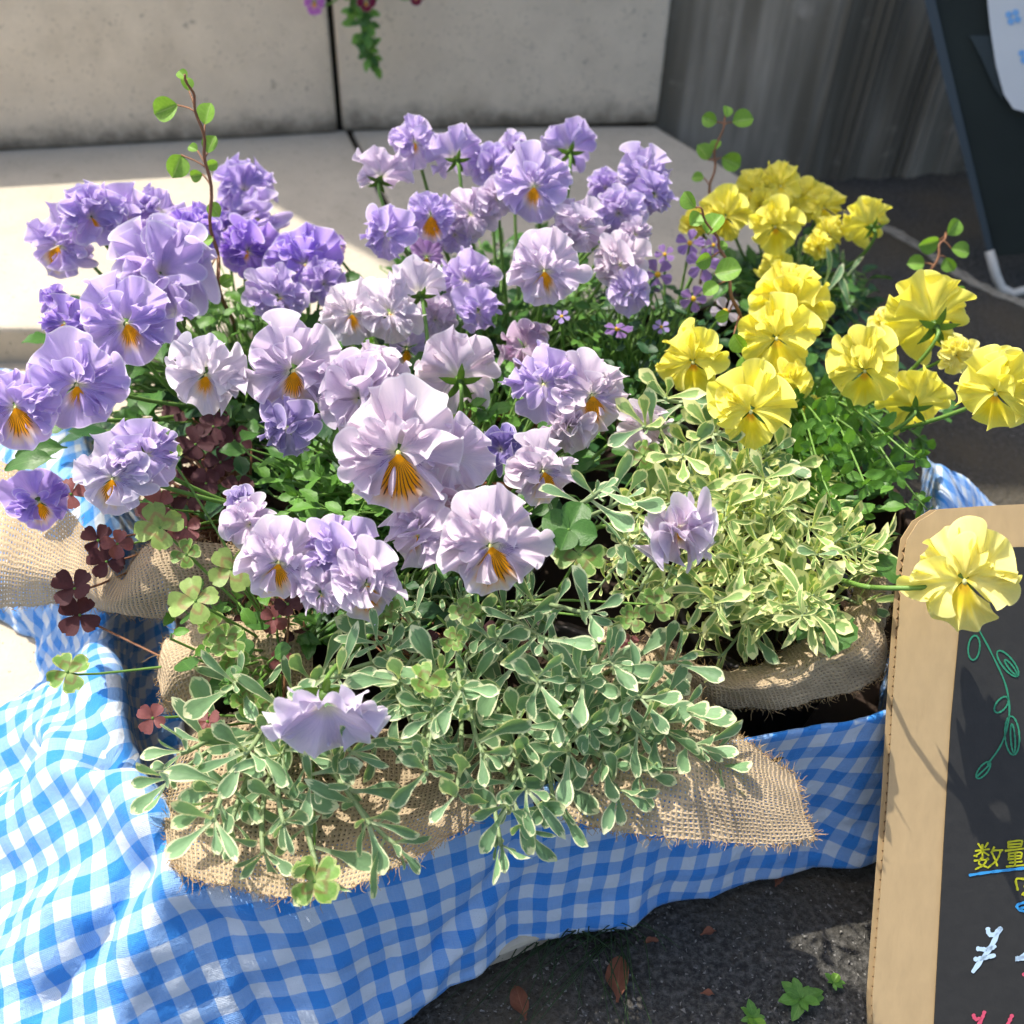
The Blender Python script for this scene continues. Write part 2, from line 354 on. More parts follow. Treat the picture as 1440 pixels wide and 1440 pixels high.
# upper ledge: two slabs with a dirt joint between, thickness 5 cm
ledge = tag(bpy.data.objects.new('ledge', None), kind='structure', label='pale stone ledge in front of the wall'); put(ledge, T((0, 0, 0)))
def P2(px, py, z): q = G(px, py, z); return (q.x, q.y)
jt, jb = P2(486, 190, .05), P2(640, 470, .05)
s1 = Bag(); s1.prism([P2(-420, 236, .05), (jt[0]-.003, jt[1]+.02), (jb[0]-.003, jb[1]), P2(0, 461, .05), P2(-420, 486, .05)], .006, .05)
bevel(s1.build('slab', SLABM, ledge, False), .004)
s2 = Bag(); s2.prism([(jt[0]+.003, jt[1]+.02), P2(922, 176, .05), P2(1045, 250, .05), P2(1170, 450, .05), (jb[0]+.003, jb[1])], .006, .05)
bevel(s2.build('slab', SLABM, ledge, False), .004)
s = Bag(); s.prism([(jt[0]-.02, jt[1]+.02), (jt[0]+.02, jt[1]+.02), (jb[0]+.02, jb[1]+.01), (jb[0]-.02, jb[1]+.01)], .004, .043); s.build('joint', JOINT, ledge, False)
# lower paving on the left
pav = Bag(); pav.prism([P2(-500, 486, .05), P2(20, 455, .05), P2(560, 455, .05), (.08, .5), P2(835, 1283, .016), P2(715, 1335, .016), P2(560, 1390, .016), P2(420, 1500, .016), P2(-200, 1900, .016), (-1.2, .1), (-1.5, .8)], .002, .016)
bevel(pav.build('paving', PAVEM, None, False, kind='structure', label='sunlit cream paving'), .003)

# wall of two blocks
wall = thing('stone_wall', G(300, 200, .05), 'low wall of big pale stone blocks with a dark joint', 'wall')
WT = .237
def block(pa, pb, inset=0):
    A, B = Vector(P2(*pa, .05)), Vector(P2(*pb, .05)); n = (B-A).normalized(); nn = Vector((-n.y, n.x))*.14
    s = Bag(); s.prism([A, B, B+nn, A+nn], .0501, WT); return s
b1 = block((-420, 237), (475, 187.5)); b2 = block((482, 186), (924, 175))
for b in (b1, b2): bevel(b.build('block', WALLM, wall, False), .004)
A_, B_ = Vector(P2(472, 184, .05)), Vector(P2(486, 183, .05)); s = Bag(); s.prism([A_, B_, B_+Vector((0, .1)), A_+Vector((0, .1))], .0495, WT-.004); s.build('joint', JOINT, wall, False)

# pillar at the right: smooth left face, ridged right face
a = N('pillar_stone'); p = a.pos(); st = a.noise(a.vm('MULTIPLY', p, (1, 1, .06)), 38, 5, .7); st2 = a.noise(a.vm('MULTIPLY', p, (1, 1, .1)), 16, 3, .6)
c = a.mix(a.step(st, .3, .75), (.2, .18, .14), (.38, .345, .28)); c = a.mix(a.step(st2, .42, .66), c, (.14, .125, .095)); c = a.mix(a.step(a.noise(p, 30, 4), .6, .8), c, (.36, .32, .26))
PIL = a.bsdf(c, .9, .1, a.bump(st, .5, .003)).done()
pil = []
q0, q1, q2 = Vector(P2(926, 172, .05)), Vector(P2(1118, 257, .0)), Vector(P2(1400, 240, .0))
q0 = q1+(q0-q1)*1.06
ring = [q0+(q1-q0)*(i/14) for i in range(14)]
for i in range(60):
    t = i/59; d = (q2-q1); nrm = Vector((d.y, -d.x)).normalized()
    ring.append(q1+d*t*1.25 + nrm*(.0028*math.sin(i*.75)+.002*math.sin(i*2.9+1))*(1 if i else 0))
back = [ring[-1]+Vector((.1, .5)), q0+Vector((.05, .5))]
ring += back
verts = []; nr = len(ring)
for k in range(14):
    z = k/13*1.25
    for i, q in enumerate(ring):
        wob = noise.noise(Vector((q.x*20, q.y*20, z*3)))*.004; verts.append((q.x+wob+z*.04, q.y+wob+z*.03, z))
fs = [(k*nr+i, k*nr+(i+1) % nr, (k+1)*nr+(i+1) % nr, (k+1)*nr+i) for k in range(13) for i in range(nr)]+[tuple(13*nr+i for i in range(nr))]
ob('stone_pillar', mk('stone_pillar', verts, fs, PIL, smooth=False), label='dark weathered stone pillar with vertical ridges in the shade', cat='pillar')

# crack / pale streak on the asphalt
CH = plain('pale_streak', (.3, .28, .23), .9, .1, .5, 150)
s = Bag(); pts = [G(x, y, .001) for x, y in ((1190, 300), (1240, 318), (1290, 345), (1350, 385), (1400, 412), (1470, 440), (1560, 480))]
for k in range(6):
    off = Vector((rnd.uniform(-.006, .006), rnd.uniform(-.004, .004), 0)); s.tube([q+off+Vector((rnd.uniform(-.003, .003), rnd.uniform(-.003, .003), 0)) for q in cr1(pts, 40).tolist() for q in [Vector(q)]], .0012, 4)
s.build('pale_streak', CH, label='pale weathered streak on the dark asphalt', kind='structure')

# ------------------------------------------------------------------ leaf meshes
def leaf_mesh(name, mat, prof, bend=.2, keel=.15, nu=5, nv=9, wav=0, cren=0, notch=0, seed=0, twist=0):
    r = random.Random(seed); P = np.zeros((nv, nu, 3)); UV = np.zeros((nv, nu, 2)); ph = r.uniform(0, 6)
    for i in range(nv):
        v = i/(nv-1); wd = np.interp(v, prof[0], prof[1])
        for j in range(nu):
            u = -1+2*j/(nu-1); x = u*wd*(1+cren*math.sin(v*26+ph)*(abs(u) > .9))
            y = v - notch*(1-abs(u))*max(0, v-.55)*1.6 - .04*abs(u)*0
            z = keel*abs(x) - bend*v*v + wav*math.sin(v*9+ph+u*2)*abs(u)
            if twist: tx = twist*v; x, z = x*math.cos(tx)-z*math.sin(tx), x*math.sin(tx)+z*math.cos(tx)
            P[i, j] = (x, y, z); UV[i, j] = (u*.5+.5, v)
    return gmesh(name, P, mat, UV)
SP = ([0, .15, .35, .5, .65, .78, .88, .95, 1], [.03, .03, .045, .075, .135, .17, .15, .1, .02])
SN = ([0, .2, .4, .6, .75, .88, .96, 1], [.03, .03, .05, .09, .105, .09, .055, .01])
OV = ([0, .12, .25, .4, .55, .7, .85, .95, 1], [.03, .03, .16, .25, .27, .24, .16, .08, .01])
RD = ([0, .1, .25, .4, .6, .75, .88, .96, 1], [.02, .22, .38, .46, .48, .43, .32, .18, .03])
OC = ([0, .15, .35, .55, .72, .86, .95, 1], [.02, .14, .3, .42, .47, .43, .3, .1])
def lset(name, mk_, mat, prof, n, **k):
    return [leaf_mesh(name, LM[mat], prof, seed=i+17, bend=rnd.uniform(*k.get('b', (.02, .45))), keel=rnd.uniform(*k.get('kl', (.1, .5))), wav=k.get('wav', 0), cren=k.get('cren', 0), notch=k.get('notch', 0), nu=k.get('nu', 5), nv=k.get('nv', 9), twist=rnd.uniform(-1, 1)*k.get('tw', .3)) for i in range(n)]
L_VAR = lset('leaf', 0, 'var', SP, 9, b=(-.25, .5), tw=.7, nv=13); L_VARN = lset('leaf', 0, 'var', SN, 6, b=(-.25, .6), tw=.9, nv=12)
L_VARY = lset('leaf', 0, 'vary', SN, 6, b=(-.3, .6), tw=.8)+lset('leaf', 0, 'vary', SP, 4, b=(-.2, .5))
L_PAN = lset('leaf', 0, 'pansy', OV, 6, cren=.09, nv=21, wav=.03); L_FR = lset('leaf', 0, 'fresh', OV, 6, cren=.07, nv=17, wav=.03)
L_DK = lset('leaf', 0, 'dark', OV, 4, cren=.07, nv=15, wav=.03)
L_VINE = lset('leaf', 0, 'vine', RD, 4, b=(.0, .35), nu=7, kl=(.3, .9))
L_MAR = lset('leaflet', 0, 'maroon', OC, 3, b=(0, .25), notch=.12); L_PNK = lset('leaflet', 0, 'pink', OC, 3, b=(0, .25), notch=.12)
L_CLO = lset('leaflet', 0, 'clover', OC, 4, b=(0, .25), notch=.16, nu=7); L_CLP = lset('leaflet', 0, 'cloverp', OC, 3, b=(0, .25), notch=.12, nu=7)
L_ROU = lset('leaf', 0, 'pansy', RD, 3, b=(0, .2), nu=7)

def lmat(base, d, up, s):        # leaf matrix: base point, direction, face normal hint, length
    d = Vector(d).normalized(); x = d.cross(Vector(up))
    if x.length < 1e-3: x = d.cross(Vector((1, .2, 0)))
    x.normalize(); z = x.cross(d)
    M = Matrix((x, d, z)).transposed().to_4x4(); M = M @ Matrix.Diagonal((s, s, s, 1)); M.translation = Vector(base); return M
class Plant:
    def __init__(s, name, base, label, cat='plant', group=None, stem=STEM):
        s.o = thing(name, base, label, cat, group); s.b = Vector(base); s.leaves = []; s.fine = Bag(); s.sm = stem
    def leaf(s, me, M, name='leaf'): s.leaves.append((me, M, name))
    def stem(s, pts, r, r1=None, name='stem', mat=None, sides=7):
        g = Bag(); g.tube([Vector(p)-s.b for p in pts], r, sides, r1); return ob(name, mk(name, g.v, g.f, mat or s.sm, g.uv), s.o, T(s.b))
    def close(s, cap=260):
        def key(l):
            x, y, d = proj(l[1].translation); off = 0 if (-40 < x < 1480 and -40 < y < 1480) else 5
            return off+d/ max(l[1].to_scale().x, 1e-4)*.002 + d
        s.leaves.sort(key=key)
        for me, M, nm in s.leaves[:cap]: ob(nm, me, s.o, M)
        rest = s.leaves[cap:]
        mats = {}
        for me, M, nm in rest: mats.setdefault(me.materials[0].name, []).append((me, M))
        for mn, ls in mats.items():
            g = Bag()
            for me, M in ls:
                Ml = T(-s.b) @ M; n = len(me.vertices); co = np.empty(n*3); me.vertices.foreach_get('co', co)
                uvs = [(0, 0)]*n; ul = me.uv_layers[0].data
                for lp in me.loops: uvs[lp.vertex_index] = tuple(ul[lp.index].uv)
                g.add([Ml @ Vector(c) for c in co.reshape(-1, 3)], [tuple(p.vertices) for p in me.polygons], uvs)
            ob('foliage', mk('foliage', g.v, g.f, bpy.data.materials[mn], g.uv), s.o, T(s.b), kind='stuff')
        if s.fine.v: ob('petioles', mk('petioles', s.fine.v, s.fine.f, s.sm, s.fine.uv), s.o, T(s.b), kind='stuff')

# ------------------------------------------------------------------ flowers
def petal_mesh(mat, L, A, ang, tilt, ruf, seed, zoff, nu=61, nv=16, curl=0.0, asym=0.0, notch=.0, fk=1.0, nm='petal'):
    r = random.Random(seed); A = R_(A)
    k1, k2, k3 = r.uniform(.7, 1.5), r.uniform(2.0, 3.3), r.uniform(6, 9)
    p1, p2, p3, p4 = (r.uniform(0, 6.28) for _ in range(4))
    U = np.linspace(-1, 1, nu)[None, :]; V = np.linspace(.0, 1, nv)[:, None]**.85
    jag = .02*np.sin(U*k3*math.pi*.6+p4)+.018*np.sin(U*17+p1)
    RL = L*r.uniform(.88, 1.08)*(1-.16*np.abs(U)**2.4-.12*np.abs(U)**8+asym*U+ruf*.7*np.sin(U*k2*1.5+p3)*.5+jag*fk-notch*np.exp(-(U/.16)**2))
    rr = RL*(.04+.96*V)
    th = A*U*(.6+.4*V) + ruf*.36*V**2.2*np.cos(k2*math.pi*U+p2) + ruf*.15*V**3*np.cos(k3*.5*math.pi*U+p4)
    S = V**1.6
    h = ruf*L*(V**1.7*np.sin(k1*math.pi*U+p1)*.85+V**2.5*np.sin(k2*math.pi*U+p2)*1.1)
    ed = np.clip((V-.72)/.28, 0, 1)**1.5
    h = h+fk*L*(.022*ed*np.sin(k3*math.pi*U*.9+p3)+.006*ed*np.sin(U*19+p4))
    h = h+curl*L*V**2.2+.10*L*V*(1-V)
    k4 = r.uniform(4.4, 6.4); p5, p6 = r.uniform(0, 6.28), r.uniform(0, 6.28); e2 = np.clip((V-.5)/.5, 0, 1)**1.3; amp = .6+.6*np.sin(U*1.7+p6)
    h = h+(ruf*.74+.015*fk)*L*e2*amp*np.sin(k4*math.pi*U+p5+V*.8); th = th+ruf*.3*e2*amp*np.cos(k4*math.pi*U+p5+V*.8)
    x = rr*np.sin(th); y = rr*np.cos(th); t = R_(tilt)
    y, z = y*math.cos(t)-h*math.sin(t), y*math.sin(t)+h*math.cos(t)
    a = R_(ang); x, y = x*math.cos(a)-y*math.sin(a), x*math.sin(a)+y*math.cos(a)
    P = np.stack([x, y, z+zoff+0*V], 2); UV = np.stack([U*.5+.5+0*V, V+0*U], 2)
    return gmesh(nm, P, mat, UV)
SEP = leaf_mesh('sepal', LM['sepal'], ([0, .3, .6, 1], [.13, .2, .16, .01]), .15, .2, 3, 6)
def sphere_bag(c, r, n=6, m_=8, sq=(1, 1, 1)):
    g = Bag(); vs = []; 
    for i in range(n+1):
        th = math.pi*i/n
        for j in range(m_):
            ph = 2*math.pi*j/m_; vs.append((c[0]+r*sq[0]*math.sin(th)*math.cos(ph), c[1]+r*sq[1]*math.sin(th)*math.sin(ph), c[2]+r*sq[2]*math.cos(th)))
    fs = [(i*m_+j, i*m_+(j+1) % m_, (i+1)*m_+(j+1) % m_, (i+1)*m_+j) for i in range(n) for j in range(m_)]
    g.add(vs, fs); return g
RECEP = None
def recep():
    g = sphere_bag((0, 0, -.1), .13, 5, 8, (1, 1, 1.1)); g.tube([(0, 0, -.18), (0, 0, -.3)], .05, 6, .045)
    for k in range(5):
        t = k*1.2566+.3; g.add(*[(lambda e: ([(e[0]*.1-e[1]*.05, e[1]*.1+e[0]*.05, -.12), (e[0]*.1+e[1]*.05, e[1]*.1-e[0]*.05, -.12), (e[0]*.42, e[1]*.42, -.2)], [(0, 1, 2)]))((math.cos(t), math.sin(t)))][0])
    return mk('flower', g.v, g.f, LM['sepal'], g.uv)
RECEP = recep()
STY = (lambda g: mk('stigma', g.v, g.f, plain('stigma', (.62, .62, .25), .5, .3, .1, 50), g.uv))(sphere_bag((0, -.03, .05), .045, 5, 8, (1, 1.3, 1)))
VAR = {}
def variant(kind, k):
    key = (kind, k)
    if key in VAR: return VAR[key]
    r = random.Random(hash(kind) % 1 + k*31+{'pansy': 1, 'cup': 2, 'back': 3, 'yellow': 4, 'viola': 5, 'tiny': 6, 'bud': 7, 'wilt': 8, 'side': 9, 'nod': 10}[kind]*1000)
    s = r.randrange(10**6); J = lambda x: r.uniform(-x, x); out = []
    m_ = PY if kind.startswith('yel') else PM
    if kind in ('pansy', 'side'):
        rf = .24 if kind == 'pansy' else .3
        out = [('petal', petal_mesh(m_['top'], 1.02, 60, 36+J(10), -6+J(11), rf, s, -.10)), ('petal', petal_mesh(m_['top'], .98, 60, -36+J(10), 0+J(11), rf, s+1, -.05)),
               ('petal', petal_mesh(m_['side'], .88, 46, 98+J(12), 10+J(14), rf*1.15, s+2, .0)), ('petal', petal_mesh(m_['side'], .88, 46, -98+J(12), 10+J(14), rf*1.15, s+3, .02)),
               ('petal', petal_mesh(m_['lip'], .92, 64, 180+J(5), 4+J(6), rf*.55, s+4, .1, curl=-.1)),
               ('petal', petal_mesh(m_['top'], .74, 48, 60+J(25), 24+J(8), rf*1.4, s+5, .0)), ('petal', petal_mesh(m_['side'], .66, 42, (1 if s % 2 else -1)*(125+J(15)), 20+J(12), rf*1.3, s+8, .03)), ('petal', petal_mesh(m_['top'], .6, 44, -50+J(30), 32+J(8), rf*1.4, s+6, .01))]
        if kind == 'side': out += [('petal', petal_mesh(m_['side'], .62, 45, 150+J(30), 40+J(10), .3, s+7, .05))]
    elif kind == 'cup':
        out = [('petal', petal_mesh(m_['top'], 1, 58, a+J(9), t+J(8), .27, s+i, -.03*i*(i < 3))) for i, (a, t) in enumerate(((30, 20), (-34, 26), (0, 45), (92, 30), (-95, 28), (50, 55), (-60, 60)))]
        out += [('petal', petal_mesh(m_['side'], .8, 50, 140, 40, .3, s+9, .02)), ('petal', petal_mesh(m_['lip'], .85, 60, 183, 25, .2, s+8, .03, curl=-.1))]
    elif kind == 'back':
        out = [('petal', petal_mesh(m_['top'], 1.05, 58, a+J(7), t, .17, s+i, .03*i, curl=.12)) for i, (a, t) in enumerate(((30, 18), (-30, 16), (95, 20), (-95, 20), (180, 10)))]
    elif kind == 'yellow':
        out = [('petal', petal_mesh(m_['top'], 1, 58, 34+J(8), 2+J(12), .25, s, -.08)), ('petal', petal_mesh(m_['top'], .98, 58, -34+J(8), 8+J(12), .26, s+1, -.03)),
               ('petal', petal_mesh(m_['side'], .84, 44, 96+J(12), 14+J(14), .28, s+2, .02)), ('petal', petal_mesh(m_['side'], .84, 44, -96+J(12), 14+J(14), .28, s+3, .03)),
               ('petal', petal_mesh(m_['lip'], .9, 56, 180+J(8), 2+J(10), .15, s+4, .06, curl=-.12)), ('petal', petal_mesh(m_['top'], .66, 46, 20+J(60), 30, .3, s+5, .02))]
    elif kind == 'viola':
        out = [('petal', petal_mesh(m_['top'], 1, 42, 30, -4, .07, s, -.06, 19, 9)), ('petal', petal_mesh(m_['top'], 1, 42, -30, -4, .07, s+1, -.03, 19, 9)),
               ('petal', petal_mesh(m_['side'], .8, 38, 98, 5, .09, s+2, 0, 19, 9)), ('petal', petal_mesh(m_['side'], .8, 38, -98, 5, .09, s+3, .01, 19, 9)), ('petal', petal_mesh(m_['lip'], .85, 48, 180, 0, .06, s+4, .04, 19, 9))]
    elif kind == 'tiny':
        out = [('petal', petal_mesh(m_['top'], 1, 27, i*72+J(6), 6+J(8), .05, s+i, 0, 9, 6, fk=.3)) for i in range(5)]
    elif kind == 'bud':
        out = [('petal', petal_mesh(m_['top'], 1, 50, i*72+J(12), 52+J(14), .32, s+i, 0)) for i in range(6)]
    elif kind == 'nod':
        out = [('petal', petal_mesh(m_['top'], 1+J(.06), 60, a, 34+J(10), .15, s+i, .02*i, fk=.6)) for i, a in enumerate((0, 72, -72, 120, -120, 180, 150))]
    elif kind == 'wilt':
        out = [('petal', petal_mesh(m_['top'], 1, 46, i*68+J(20), 25+J(40), .36, s+i, 0)) for i in range(6)]
    VAR[key] = out; return out
YCE = (lambda g: mk('eye', g.v, g.f, plain('yellow_eye', (.8, .45, .03), .6, .2, .1, 50), g.uv))(sphere_bag((0, 0, .05), .2, 5, 8, (1, 1, .6)))
fcount = [0]
def flower(pl, px, py, D, z, kind='pansy', col=(.5, .4, .8), throat=1.0, yaw=0, pitch=0, roll=0, base=None, yel=False, sx=1.0, stem=True, k=None):
    """px,py centre and D diameter in photograph pixels at height z; yaw right / pitch up of the face, roll clockwise"""
    fcount[0] += 1; r = random.Random(fcount[0]*77)
    p = G(px, py, z); n = -ray(px, py).normalized(); up = cUr.copy(); up = (up-n*up.dot(n)).normalized(); rt = up.cross(n)
    q = Matrix.Rotation(R_(yaw), 3, up) @ Matrix.Rotation(R_(-pitch), 3, rt)
    n2 = q @ n; u2 = q @ up; Rz = Matrix.Rotation(R_(-roll), 3, n2); u2 = Rz @ u2; x2 = u2.cross(n2)
    s = D/2*depth(p)/F
    M = Matrix((x2, u2, n2)).transposed().to_4x4() @ Matrix.Diagonal((s*sx, s, s, 1)); M.translation = p
    fo = ob('flower', RECEP, pl.o, M)
    kk = k if k is not None else fcount[0] % (9 if kind in ('pansy',) else 5)
    src = variant(kind if not yel else {'pansy': 'yellow'}.get(kind, kind), kk)
    for nm, me in src:
        if yel and not me.materials[0].name.startswith('petal_yellow'):
            key = ('y', me.name)
            if key not in VAR:
                m2 = me.copy(); m2.materials[0] = PY[me.materials[0].name.split('_')[1]]; VAR[key] = m2
            me = VAR[key]
        o = ob(nm, me, fo, M); j = r.uniform(.94, 1.05); o.color = (min(col[0]*j, 1), min(col[1]*j, 1), min(col[2]*(j*.5+.5), 1), throat)
    if kind in ('back',) or pitch < -60 or abs(yaw) > 90:
        for i in range(5):
            t = i*1.2566+.3; d = (M.to_3x3() @ Vector((math.cos(t), math.sin(t), -.25))).normalized()
            ob('sepal', SEP, fo, lmat(p-n2*s*.17+d*s*.05, d, -n2, s*.46))
    if kind in ('pansy', 'yellow', 'viola', 'side') and s > .008: ob('stigma', STY, fo, M)
    if kind == 'tiny': ob('eye', YCE, fo, M)
    if stem:
        b = Vector(base) if base is not None else pl.b+Vector((r.uniform(-.035, .035), r.uniform(-.035, .035), 0))
        p0 = p-n2*s*.26; hook = .012
        pts = bez(p0, p0-n2*hook+Vector((0, 0, .003)), p0-n2*hook*1.4+Vector((0, 0, -.035))+(b-p0)*.25, b, 14)
        pl.stem(pts, .00085 if s < .016 else .0011, .0013)
    return fo

VIO = (.64, .52, .82); VI2 = (.52, .38, .78); LAV = (.68, .57, .82); PLV = (.78, .68, .8); PPK = (.80, .70, .78); WHT = (.85, .79, .84); PNK = (.5, .3, .62)
YL = (.97, .89, .17); YLP = (.96, .89, .32)
ZS = .112     # soil height in the pots

# ---- pots, soil and crate
def crate():
    ax = Vector((.337, .086)).normalized(); fl = Vector((-.147, .251))+ax*.014; ay = Vector((-ax.y, ax.x)); Wd, Dp, Hh, t = .438, .41, .103, .009
    o = thing('wooden_crate', (fl.x, fl.y, .017), 'dark wooden crate under the blue gingham cloth, holding all the pots', 'crate')
    def board(u0, v0, u1, v1, z0, z1, nm='board'):
        s = Bag(); s.prism([fl+ax*u0+ay*v0, fl+ax*u1+ay*v0, fl+ax*u1+ay*v1, fl+ax*u0+ay*v1], z0, z1); bevel(s.build(nm, WOOD, o, False), .001)
    for k in range(2):
        z0 = .026+k*.036; z1 = z0+.033
        board(0, 0, Wd, t, z0, z1); board(0, Dp-t, Wd, Dp, z0, z1); board(0, t+.0005, t, Dp-t-.0005, z0, z1); board(Wd-t, t+.0005, Wd, Dp-t-.0005, z0, z1)
    board(0, 0, Wd, Dp, .017, .025, 'base_board')
crate()
POTS = {}
def pot(key, px, py, r, label, top=ZS+.004, mat=POTM, burl=True):
    c = G(px, py, top); c.z = .026
    o = thing('plant_pot', c, label, 'plant pot')
    n = 24; hh = top-.026
    prof = [(.0, 0), (r*.72, 0), (r, hh), (r*1.03, hh), (r*1.03, hh-.004), ]
    prof = [(0, .001), (r*.72, .001), (r, hh-.006), (r*1.05, hh-.006), (r*1.05, hh), (r*.95, hh), (r*.94, hh-.012)]
    v = []; f = []
    for a_, b_ in prof:
        for k in range(n): th = 2*math.pi*k/n; v.append((a_*math.cos(th), a_*math.sin(th), b_))
    for i in range(len(prof)-1): f += [(i*n+k, i*n+(k+1) % n, (i+1)*n+(k+1) % n, (i+1)*n+k) for k in range(n)]
    ob('pot_wall', mk('pot_wall', v, f, mat), o, T(c))
    v = [(0, 0, hh-.006)]; f = []
    for rr in (.3, .6, .94):
        for k in range(n): th = 2*math.pi*k/n; v.append((r*rr*math.cos(th), r*rr*math.sin(th), hh-.008+rnd.uniform(-.002, .003)))
    f += [(0, 1+k, 1+(k+1) % n) for k in range(n)]
    for i in range(2): f += [(1+i*n+k, 1+(i+1)*n+k, 1+(i+1)*n+(k+1) % n, 1+i*n+(k+1) % n) for k in range(n)]
    ob('soil', mk('soil', v, f, SOIL), o, T(c)); c = c.copy(); c.z = top-.006; POTS[key] = c; return c
pot('fl', 400, 1030, .042, 'dark pot at the front left of the crate under trailing variegated leaves', .106)
pot('fr', 760, 990, .055, 'dark pot at the front centre of the crate under variegated leaves', .108)
pot('ri', 1085, 850, .05, 'dark pot at the right end of the crate behind the rolled burlap edge')
pot('le', 345, 750, .05, 'dark pot at the left of the crate among maroon clover')
pot('mi', 640, 740, .055, 'dark pot in the middle of the crate under the largest pale pansy')
pot('ba', 700, 520, .05, 'dark pot at the back of the crate under the small purple flowers')
pot('bl', 370, 560, .05, 'dark pot at the back left under the violet pansies')
pot('br', 1060, 580, .048, 'dark pot at the back right of the crate under the yellow pansies')
pot('te', 690, 625, .036, 'small terracotta pot peeping out between the pale pansies', top=.142, mat=TERRA)

# ---- gingham cloth over the crate
RZ = .112
cols = [  # inside low, inside, rim, r1, r2, hem   as (px, py, z)
 [(1300, 640, .05), (1310, 650, .09), (1322, 655, .112), (1352, 672, .09), (1388, 700, .05), (1420, 730, .02)],
 [(1290, 780, .05), (1300, 800, .09), (1330, 812, .112), (1370, 820, .08), (1410, 840, .04), (1440, 860, .01)],
 [(1240, 960, .03), (1270, 940, .09), (1300, 950, .110), (1330, 990, .075), (1345, 1060, .035), (1350, 1120, .01)],
 [(1215, 1080, .03), (1228, 1020, .095), (1238, 1008, .112), (1242, 1075, .075), (1242, 1140, .04), (1240, 1196, .012)],
 [(1060, 1120, .03), (1082, 1050, .095), (1088, 1036, .112), (1090, 1100, .075), (1092, 1170, .04), (1094, 1236, .008)],
 [(890, 1160, .03), (898, 1090, .095), (900, 1076, .112), (903, 1150, .075), (905, 1222, .04), (908, 1284, .008)],
 [(740, 1190, .03), (742, 1128, .095), (744, 1116, .112), (744, 1190, .08), (742, 1260, .045), (740, 1330, .012)],
 [(600, 1230, .03), (596, 1166, .095), (596, 1156, .112), (592, 1250, .082), (588, 1335, .048), (586, 1425, .016)],
 [(440, 1260, .03), (432, 1212, .095), (430, 1203, .112), (418, 1310, .085), (400, 1420, .05), (385, 1560, .018)],
 [(300, 1200, .03), (275, 1200, .085), (258, 1215, .108), (225, 1340, .085), (170, 1480, .05), (120, 1660, .018)],
 [(270, 1130, .03), (235, 1145, .065), (215, 1165, .106), (110, 1270, .092), (10, 1390, .055), (-110, 1540, .018)],
 [(265, 1070, .025), (215, 1075, .045), (182, 1085, .096), (100, 1130, .095), (0, 1190, .055), (-140, 1270, .018)],
 [(255, 985, .025), (200, 990, .04), (158, 988, .09), (112, 987, .076), (40, 1010, .05), (-50, 1075, .018)],
 [(250, 905, .025), (195, 905, .045), (148, 905, .085), (110, 908, .078), (80, 925, .045), (50, 950, .018)],
 [(240, 830, .03), (195, 820, .055), (150, 805, .1), (100, 830, .08), (50, 860, .045), (22, 885, .018)],
 [(200, 740, .04), (160, 730, .09), (115, 720, .106), (50, 740, .08), (-10, 780, .045), (-40, 830, .018)],
 [(150, 640, .04), (110, 620, .09), (60, 612, .106), (0, 622, .08), (-60, 640, .045), (-110, 670, .018)],
 [(160, 560, .04), (120, 545, .09), (85, 535, .106), (60, 530, .08), (20, 525, .06), (-10, 520, .052)]]
NU, NV = 260, 90
ctrl = [[G(*q) for q in c] for c in cols]
P = surf(ctrl, NU, NV)
nrm = normals(P); nrm *= np.sign(nrm[..., 2:3]+1e-9) if False else 1
view = P-np.array(tuple(CAM)); sg = np.sign(-(nrm*view).sum(2, keepdims=True)); nrm = nrm*sg
ti = np.linspace(0, 1, NV)[None, :]; si = np.linspace(0, 1, NU)[:, None]
out = np.clip((ti-.42)/.5, 0, 1)
dsp = out*(.0022*np.sin(si*95+ti*3)+.0030*np.sin(si*47+1.3-ti*2)+.0016*np.sin(si*170))
X = np.array([[proj(q)[:2] for q in r] for r in P])
def ridge(pts, wd, h):
    global dsp
    best = np.full(X.shape[:2], 1e9)
    for (a, b) in zip(pts[:-1], pts[1:]):
        a = np.array(a, float); b = np.array(b, float); ab = b-a; t = np.clip(((X-a)@ab)/(ab@ab), 0, 1)
        best = np.minimum(best, np.linalg.norm(X-(a+t[..., None]*ab), axis=2))
    dsp = dsp+(h*1.65 if abs(h) > .0035 else h)*np.exp(-(best/wd)**2)*np.clip((ti-.3)/.12, 0, 1)
ridge([(150, 965), (120, 1010), (40, 1050), (-60, 1120)], 44, .006)
ridge([(150, 965), (195, 1050), (215, 1120)], 34, .0034)
ridge([(-20, 1100), (60, 1070), (150, 1090)], 24, -.010)
ridge([(105, 1080), (160, 1120), (235, 1185)], 30, .012)
ridge([(105, 1080), (60, 1130), (-30, 1200)], 34, .008)
ridge([(215, 1215), (165, 1270), (135, 1330), (60, 1420)], 22, -.0055)
ridge([(30, 1240), (100, 1220), (210, 1225)], 30, -.003)
ridge([(250, 1240), (190, 1330), (160, 1440)], 34, .0045)
ridge([(235, 1235), (330, 1265), (420, 1300)], 26, .004)
ridge([(760, 1180), (720, 1240), (640, 1330), (600, 1400)], 10, .0035)
ridge([(740, 1170), (690, 1240), (615, 1330)], 10, -.003)
ridge([(310, 1290), (360, 1400), (380, 1480)], 16, -.003)
ridge([(930, 1170), (905, 1230), (880, 1290)], 9, .0025)
P = P+nrm*(dsp+.0024*fnoise(P, 26)*(.3+out)+(.0014+.0022*np.clip((si-.42)/.1, 0, 1)*out)*fnoise(P, 75, 5)+.0011*(.3+out)*fnoise(P, 170, 9))[..., None]
